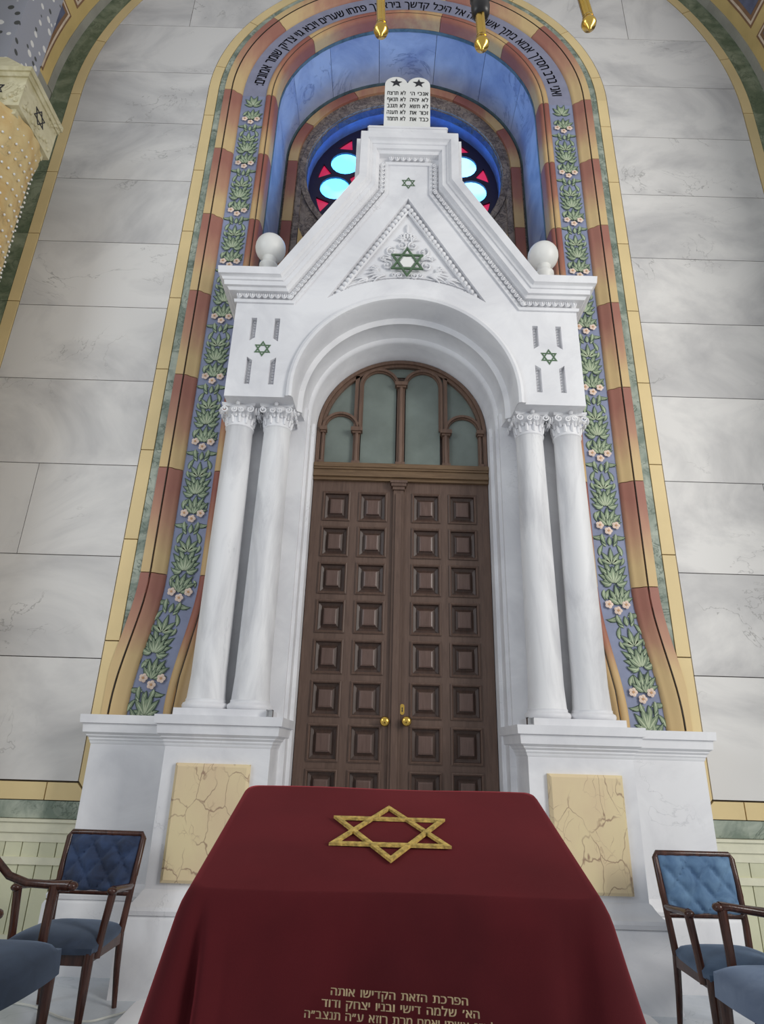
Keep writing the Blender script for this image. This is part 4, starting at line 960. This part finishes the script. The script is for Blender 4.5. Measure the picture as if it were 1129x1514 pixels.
# cloth
HEM = .62
def rr_pt(u, hx, hy, r):
    """point on a rounded rectangle, u in 0..1 counter-clockwise from the middle of the front edge; returns x, y, outward normal"""
    sgm = [('l', hx - r), ('c', 0), ('l', 2 * (hy - r)), ('c', 0), ('l', 2 * (hx - r)), ('c', 0), ('l', 2 * (hy - r)), ('c', 0), ('l', hx - r)]
    lens = [q[1] if q[0] == 'l' else PI * r / 2 for q in sgm]; tot = sum(lens); d = u * tot; x, y, h = 0.0, -hy, 0.0
    for (typ, _), ln in zip(sgm, lens):
        q = min(d, ln)
        if typ == 'l': x += math.cos(h) * q; y += math.sin(h) * q
        else:
            th = q / r; cx, cy = x - math.sin(h) * r, y + math.cos(h) * r; h2 = h + th; x, y = cx + math.sin(h2) * r, cy - math.cos(h2) * r; h = h2
        d -= q
        if d <= 1e-9: break
    return x, y, math.sin(h), -math.cos(h)
mb = MB(); NU = 480; hy = (YZ - YA) / 2; CYc = (YA + YZ) / 2; rows_c = []
hx0 = .53
levels = []
for k_ in range(9): levels.append(('t', 1 - (k_ / 8) * 1.0))
def cpt(u, kind, q):
    if kind == 't':   # top, shrinking rings
        s_ = q; x, y, nx, ny = rr_pt(u, hx0 - .008, hy - .008, .035); x *= s_; y *= s_; yy = CYc + y; return (LX + x, yy, ztop(yy) + .006 * math.sin(x * 9 + 1) * math.sin(y * 11) * 0.5)
    x, y, nx, ny = rr_pt(u, hx0, hy, .045); yy = CYc + y; zt_ = ztop(yy); dz = (zt_ - HEM); z = zt_ - .008 - q * dz
    dn = q * dz
    corner = max(0, 1 - abs(abs(x) - hx0) / .12) * max(0, 1 - abs(abs(y) - hy) / .12)
    o_ = .012 * math.sin(min(q * 14, PI / 2)) + .10 * dn + dn * .05 * (math.sin(u * 2 * PI * 9 + 1.0) * .5 + math.sin(u * 2 * PI * 17 + 2.2) * .25) + corner * dn * .26
    o_ -= .06 * min(dn * 5, 1) * math.exp(-((x + .485) / .016) ** 2) * (1 if y < -hy + .05 else 0)
    o_ -= .03 * min(dn * 6, 1) * math.exp(-((x - .45) / .05) ** 2) * (1 if y < -hy + .05 else 0)
    return (LX + x + nx * o_, yy + ny * o_, z)
seq = [('t', s_) for s_ in (.02, .25, .5, .75, .9, .97, 1.0)] + [('s', q) for q in (0.0, .03, .07, .12, .2, .3, .42, .55, .68, .8, .9, 1.0)]
for kd, q in seq: rows_c.append([cpt(i / NU, kd, q) for i in range(NU)])
vs_ = [p for r in rows_c for p in r]; fs_ = [(j * NU + i, j * NU + (i + 1) % NU, (j + 1) * NU + (i + 1) % NU, (j + 1) * NU + i) for j in range(len(seq) - 1) for i in range(NU)] + [tuple(range(NU))[::-1]]
mb.add(vs_, fs_); cloth = mb.build('lectern_cloth', 'velvet', None, 80)
tag(cloth, 'dark red velvet cloth with a gold six-pointed star draped over the lectern', 'tablecloth')
mb = MB(); last = rows_c[-1]
for i in range(0, NU): x, y, z = last[i]; x2, y2, z2 = last[(i + 1) % NU]; mb.tube([((x + x2) / 2, (y + y2) / 2, z + .006), ((x + x2) / 2, (y + y2) / 2, z - .05)], .004, 4)
o = mb.build('gold_fringe', 'gold_cloth', cloth, 0); o['kind'] = 'stuff'
# gold star, lying on the sloping top
mb = MB(); star_mesh(mb, 0, 0, .19, .0125, -.0075, .0, sq=1.10); sl = math.atan((ZB - ZA) / (YZ - YA)); cy_s = 2.135
mb.v = [(-.117 + x, cy_s + z * math.cos(sl) - y * 0 * 1, ztop(cy_s) + z * math.sin(sl) - y + .004) for x, y, z in mb.v]
mb.build('gold_star', 'gold_cloth', cloth, 0)['label'] = 'gold embroidered six-pointed star'
mb = MB()
lines = ['הפרכת הזאת הקדישו אותה', 'הא׳ שלמה דישי ובניו יצחק ודוד', 'לע״נ אשתו ואמם מרת רוזא ע״ה תנצב״ה']
def front_y(x, z):
    dn = ztop(YA) - z; return YA - .006 - (.012 + .10 * dn)
for (xr, xl, z, ln) in ((.063, -.259, .911, lines[0]), (.089, -.279, .8885, lines[1]), (.127, -.317, .866, lines[2])):
    size = .0235; ww = rtl_width(ln, bold=.02, space=.4) * size; q = (xr - xl) / ww
    rtl(mb, ln, size, lambda d, h, xr=xr, z=z: (xr - d, front_y(0, z + h) - .018, z + h - .04 * (xr - d + .1)), squeeze=q, bold=.02, space=.4)
mb.build('embroidered_lettering', 'thread', cloth, 0)
# ================================================================ CHAIRS
def make_chair(label, loc, rz, upm, seatm, swoop=False, group='upholstered armchairs beside the ark', sc=1.0, skirt=.0):
    """built facing -y with the seat centre over the origin"""
    t_ = thing('armchair', label, 'chair', loc, group); t_.rotation_euler = (0, 0, rz); t_.scale = (sc, sc, sc)
    def part(m_, nm, mat, sm=45):
        o = m_.build(nm, mat, None, sm); o.parent = t_; return o
    # seat cushion: domed grid
    m_ = MB(); n = 14; vs_ = []
    for j in range(n + 1):
        for i in range(n + 1):
            u, v_ = i / n * 2 - 1, j / n * 2 - 1; w = .27 - .035 * (v_ + 1) / 2
            dome = (1 - abs(u) ** 3.2) * (1 - abs(v_) ** 3.2); vs_.append((u * w * (1 - .03 * abs(v_) ** 4), v_ * .235 - .01 - (.02 * (1 - u * u) if v_ < -.95 else 0), .425 + .055 * dome ** .45))
    k_ = len(vs_); fs_ = [(j * (n + 1) + i, j * (n + 1) + i + 1, (j + 1) * (n + 1) + i + 1, (j + 1) * (n + 1) + i) for j in range(n) for i in range(n)]
    rim = list(range(n + 1)) + [j * (n + 1) + n for j in range(1, n + 1)] + [n * (n + 1) + i for i in range(n - 1, -1, -1)] + [j * (n + 1) for j in range(n - 1, 0, -1)]
    vs_ += [(vs_[q][0] * (.99 + skirt * .3), vs_[q][1] * (.99 + skirt * .5), .395 - skirt) for q in rim]
    fs_ += [(rim[i], rim[(i + 1) % len(rim)], k_ + (i + 1) % len(rim), k_ + i) for i in range(len(rim))] + [tuple(k_ + i for i in range(len(rim)))]
    m_.add(vs_, fs_); part(m_, 'seat', seatm, 60)
    m_ = MB(); m_.box(-.25, .25, -.235, -.205, .34, .40).box(-.235, -.208, -.21, .21, .34, .40).box(.208, .235, -.21, .21, .34, .40).box(-.22, .22, .195, .225, .34, .40); part(m_, 'seat_rail', 'chair_wood', 0)
    for sx in (-1, 1):
        m_ = MB(); m_.tube([(sx * .238, -.218, .40), (sx * .24, -.222, .2), (sx * .242, -.225, .0)], [.031, .026, .018], 8); part(m_, 'leg', 'chair_wood')
        m_ = MB(); m_.tube([(sx * .22, .215, .42), (sx * .225, .235, .2), (sx * .232, .265, 0)], [.024, .02, .015], 8); part(m_, 'leg', 'chair_wood')
        m_ = MB(); m_.tube([(sx * .225, .21, .40), (sx * .235, .225, .55), (sx * .243, .262, .75), (sx * .243, .30, .915)], [.022, .021, .019, .015], 8); part(m_, 'back_post', 'chair_wood')
        # arm: flat rail with rounded front end, post
        path = [(sx * .24, .235, .645), (sx * .262, .15, .652), (sx * .280, 0, .672), (sx * .289, -.10, .685), (sx * .285, -.15, .685)]
        if swoop: path = [(sx * .243, .285, .90), (sx * .25, .22, .845), (sx * .256, .165, .775), (sx * .265, .09, .71), (sx * .278, 0, .68), (sx * .287, -.13, .675), (sx * .285, -.22, .675)]
        m_ = MB(); m_.tube(path, [.016] + [.019] * (len(path) - 2) + [.026], 8)
        m_.v = [(x, y, z) for x, y, z in m_.v]; m_.ball((sx * .285, path[-1][1] - .008, path[-1][2]), .030, .028, .021, 10, 6); part(m_, 'armrest', 'chair_wood', 60)
        m_ = MB(); m_.tube([(sx * .25, -.15, .36), (sx * .262, -.145, .5), (sx * .283, -.14, .675)], [.023, .022, .024], 8); part(m_, 'arm_post', 'chair_wood')
    # back: wooden frame around a diamond-tufted pad
    def bp(x, z, off): 
        s_ = (z - .56) / .36; return (x, .222 + s_ * .078 + off, z)
    m_ = MB(); loop = [(-.232, .60), (.232, .60), (.246, .70), (.25, .90), (.235, .925), (-.235, .925), (-.25, .90), (-.246, .70)]
    m_.tube([bp(x, z, 0) for x, z in loop] + [bp(*loop[0], 0)], .017, 8, False); part(m_, 'back_frame', 'chair_wood', 60)
    m_ = MB(); nx_, nz_ = 36, 30; vs_ = []
    for j in range(nz_ + 1):
        for i in range(nx_ + 1):
            u, v_ = i / nx_ * 2 - 1, j / nz_; z = .602 + v_ * .318; x = u * (.222 + .014 * v_)
            p, q = u * 3.2 + v_ * 3.6, u * 3.2 - v_ * 3.6
            d = min(abs(math.sin(p * PI / 2)), abs(math.sin(q * PI / 2))); edge = min(1, (1 - abs(u)) * 6) * min(1, min(v_, 1 - v_) * 9)
            h = (.034 * (d ** .6) + .010) * edge ** .5; vs_.append(bp(x, z, -h))
    k_ = nx_ + 1; m_.add(vs_, [(j * k_ + i, j * k_ + i + 1, (j + 1) * k_ + i + 1, (j + 1) * k_ + i) for j in range(nz_) for i in range(nx_)])
    m_.add([bp(-.225, .60, .02), bp(.225, .60, .02), bp(.238, .922, .02), bp(-.238, .922, .02), bp(-.225, .60, 0), bp(.225, .60, 0), bp(.238, .922, 0), bp(-.238, .922, 0)], [(0, 1, 2, 3), (0, 4, 5, 1), (1, 5, 6, 2), (2, 6, 7, 3), (3, 7, 4, 0)])
    part(m_, 'back_pad', upm, 60)
    return t_
make_chair('dark-framed armchair with navy tufted back, left of the ark', (-1.90, 4.20, 0), -.05, 'up_left', 'up_seat', sc=.98)
make_chair('dark-framed armchair with steel blue tufted back, right of the ark', (1.84, 4.06, 0), .02, 'up_right', 'up_seat_right', sc=.975)
make_chair('armchair cut by the left picture edge, with a curved swooping wooden arm', (-2.03, 3.50, 0), PI / 2 - .08, 'up_left', 'up_seat', True, sc=1.09, skirt=.07)
make_chair('armchair cut by the right picture edge, seat in lighter grey blue velvet', (1.87, 3.50, 0), -PI / 2 + .12, 'up_right', 'up_near_right', sc=1.06, skirt=.07)
# ================================================================ CHANDELIER
ch = thing('chandelier', 'brass chandelier whose rods with ball tips hang in at the top edge', 'chandelier', (0.35, 2.0, 6.9))
def tip(x, y, z, sleeve=False, lean=(0, 0)):
    top = (x + lean[0], y + lean[1], z + 1.25)
    m_ = MB(); m_.tube([(x, y, z + .03), top], .021, 12); m_.tube([(x + .012, y - .016, z + .03), (top[0] + .012, top[1] - .016, top[2])], .009, 8)
    rod = m_.build('rod', 'gold', ch, 60)
    MB().lathe(x, y, [(.004, z - .047), (.010, z - .04), (.010, z - .034), (.03, z - .02), (.036, z), (.03, z + .02), (.018, z + .03), (.026, z + .034), (.026, z + .044), (.018, z + .05)], 20).build('ball_tip', 'gold', rod, 60)
    if sleeve: MB().lathe(x + .002, y, [(.03, z + .20), (.042, z + .22), (.046, z + .27), (.04, z + .30), (.05, z + .33), (.05, z + .5), (.03, z + .54)], 16).build('sleeve', 'black_plastic', rod, 60)
    return top
tops = []

for (x, y, z, sl_, ln_) in ((-.241, 1.9, 4.634, False, (-.05, 0)), (.234, 1.9, 4.558, True, (-.03, 0)), (.753, 1.9, 4.729, False, (-.12, 0))): tops.append(tip(x, y, z, sl_, ln_))
m_ = MB(); RC = (.22, 1.35); zr_ = 6.3
m_.tube([(RC[0] + .3 * math.cos(2 * PI * i / 40), RC[1] + .3 * math.sin(2 * PI * i / 40), zr_) for i in range(41)], .035, 10)
for tp in tops: m_.tube([(tp[0], tp[1], tp[2] - .01), (tp[0] * .6 + RC[0] * .4, tp[1] * .6 + RC[1] * .4, zr_ + .1), (RC[0], RC[1], zr_ + .25)], .018, 8)
m_.lathe(RC[0], RC[1], [(.02, zr_ - .1), (.09, zr_), (.12, zr_ + .12), (.07, zr_ + .25), (.05, zr_ + .5), (.09, zr_ + .6), (.03, zr_ + .7)], 24); m_.build('hub', 'gold', ch, 60)
MB().tube([(RC[0], RC[1], zr_ + .65), (RC[0], RC[1], 12.2)], .02, 8).build('hanging_rod', 'gold', ch, 60)
# ================================================================ FLOOR DETAILS
m_ = MB(); P = []
for cx, cy, a0 in ((1.35, 3.42, -90), (1.35, 4.22, 0), (-1.40, 4.22, 90), (-1.40, 3.42, 180)):
    for i in range(7): a = math.radians(a0 + 15 * i); P.append((cx + .08 * math.cos(a), cy + .08 * math.sin(a)))
n = len(P); c0 = (-.02, 3.8)
lv = [(0, .98), (.07, .98), (.075, 1.0), (.095, 1.0), (.10, .995)]
for z, q in lv: m_.v += [(c0[0] + (x - c0[0]) * q, c0[1] + (y - c0[1]) * q, z) for x, y in P]
m_.g = [0.0] * len(m_.v); m_.f = [(j * n + i, j * n + (i + 1) % n, (j + 1) * n + (i + 1) % n, (j + 1) * n + i) for j in range(len(lv) - 1) for i in range(n)] + [tuple(range(n))[::-1], tuple(range((len(lv) - 1) * n, len(lv) * n))]; m_.mi = [0] * len(m_.f)
tag(m_.build('marble_step', 'white', None, 30), 'low white marble step with rounded corners before the ark', 'step')
def cable(pts, lab):
    P = []; n = len(pts)
    for i in range(n - 1):
        p0, p1, p2, p3 = (Vector(pts[max(0, i - 1)]), Vector(pts[i]), Vector(pts[i + 1]), Vector(pts[min(n - 1, i + 2)]))
        for q in range(8):
            t_ = q / 8; P.append(.5 * ((2 * p1) + (p2 - p0) * t_ + (2 * p0 - 5 * p1 + 4 * p2 - p3) * t_ ** 2 + (3 * p1 - p0 - 3 * p2 + p3) * t_ ** 3))
    P.append(Vector(pts[-1])); tag(MB().tube(P, .006, 6).build('cable', 'cable', None, 60), lab, 'cable')
cable([(-1.42, 4.42, .008), (-1.52, 4.40, .008), (-1.62, 4.30, .008), (-1.72, 4.22, .008), (-1.88, 4.26, .008), (-2.15, 4.42, .008), (-2.55, 4.5, .008)], 'thin white cable curling over the floor beside the left pedestal')
cable([(1.42, 4.42, .008), (1.50, 4.38, .008), (1.55, 4.28, .008), (1.57, 4.15, .008), (1.58, 3.9, .008)], 'thin white cable on the floor by the right pedestal')
for sgn, lb in ((-1, 'left'), (1, 'right')):
    x = sgn * .925 ; x0, x1 = sorted((x - .022, x + .022))
    m_ = MB(); m_.box(x0, x1, 4.585, 4.63, 1.6505, 1.656).box(x0, x1, 4.625, 4.63, 1.656, 1.70).box(x0, x0 + .006, 4.585, 4.63, 1.656, 1.70).box(x1 - .006, x1, 4.585, 4.63, 1.656, 1.70).box(x0, x1, 4.585, 4.63, 1.695, 1.70)
    tag(m_.build('lamp_bracket', 'chrome', None, 0), 'small shiny metal bracket at the inner end of the %s plinth ledge' % lb, 'bracket')
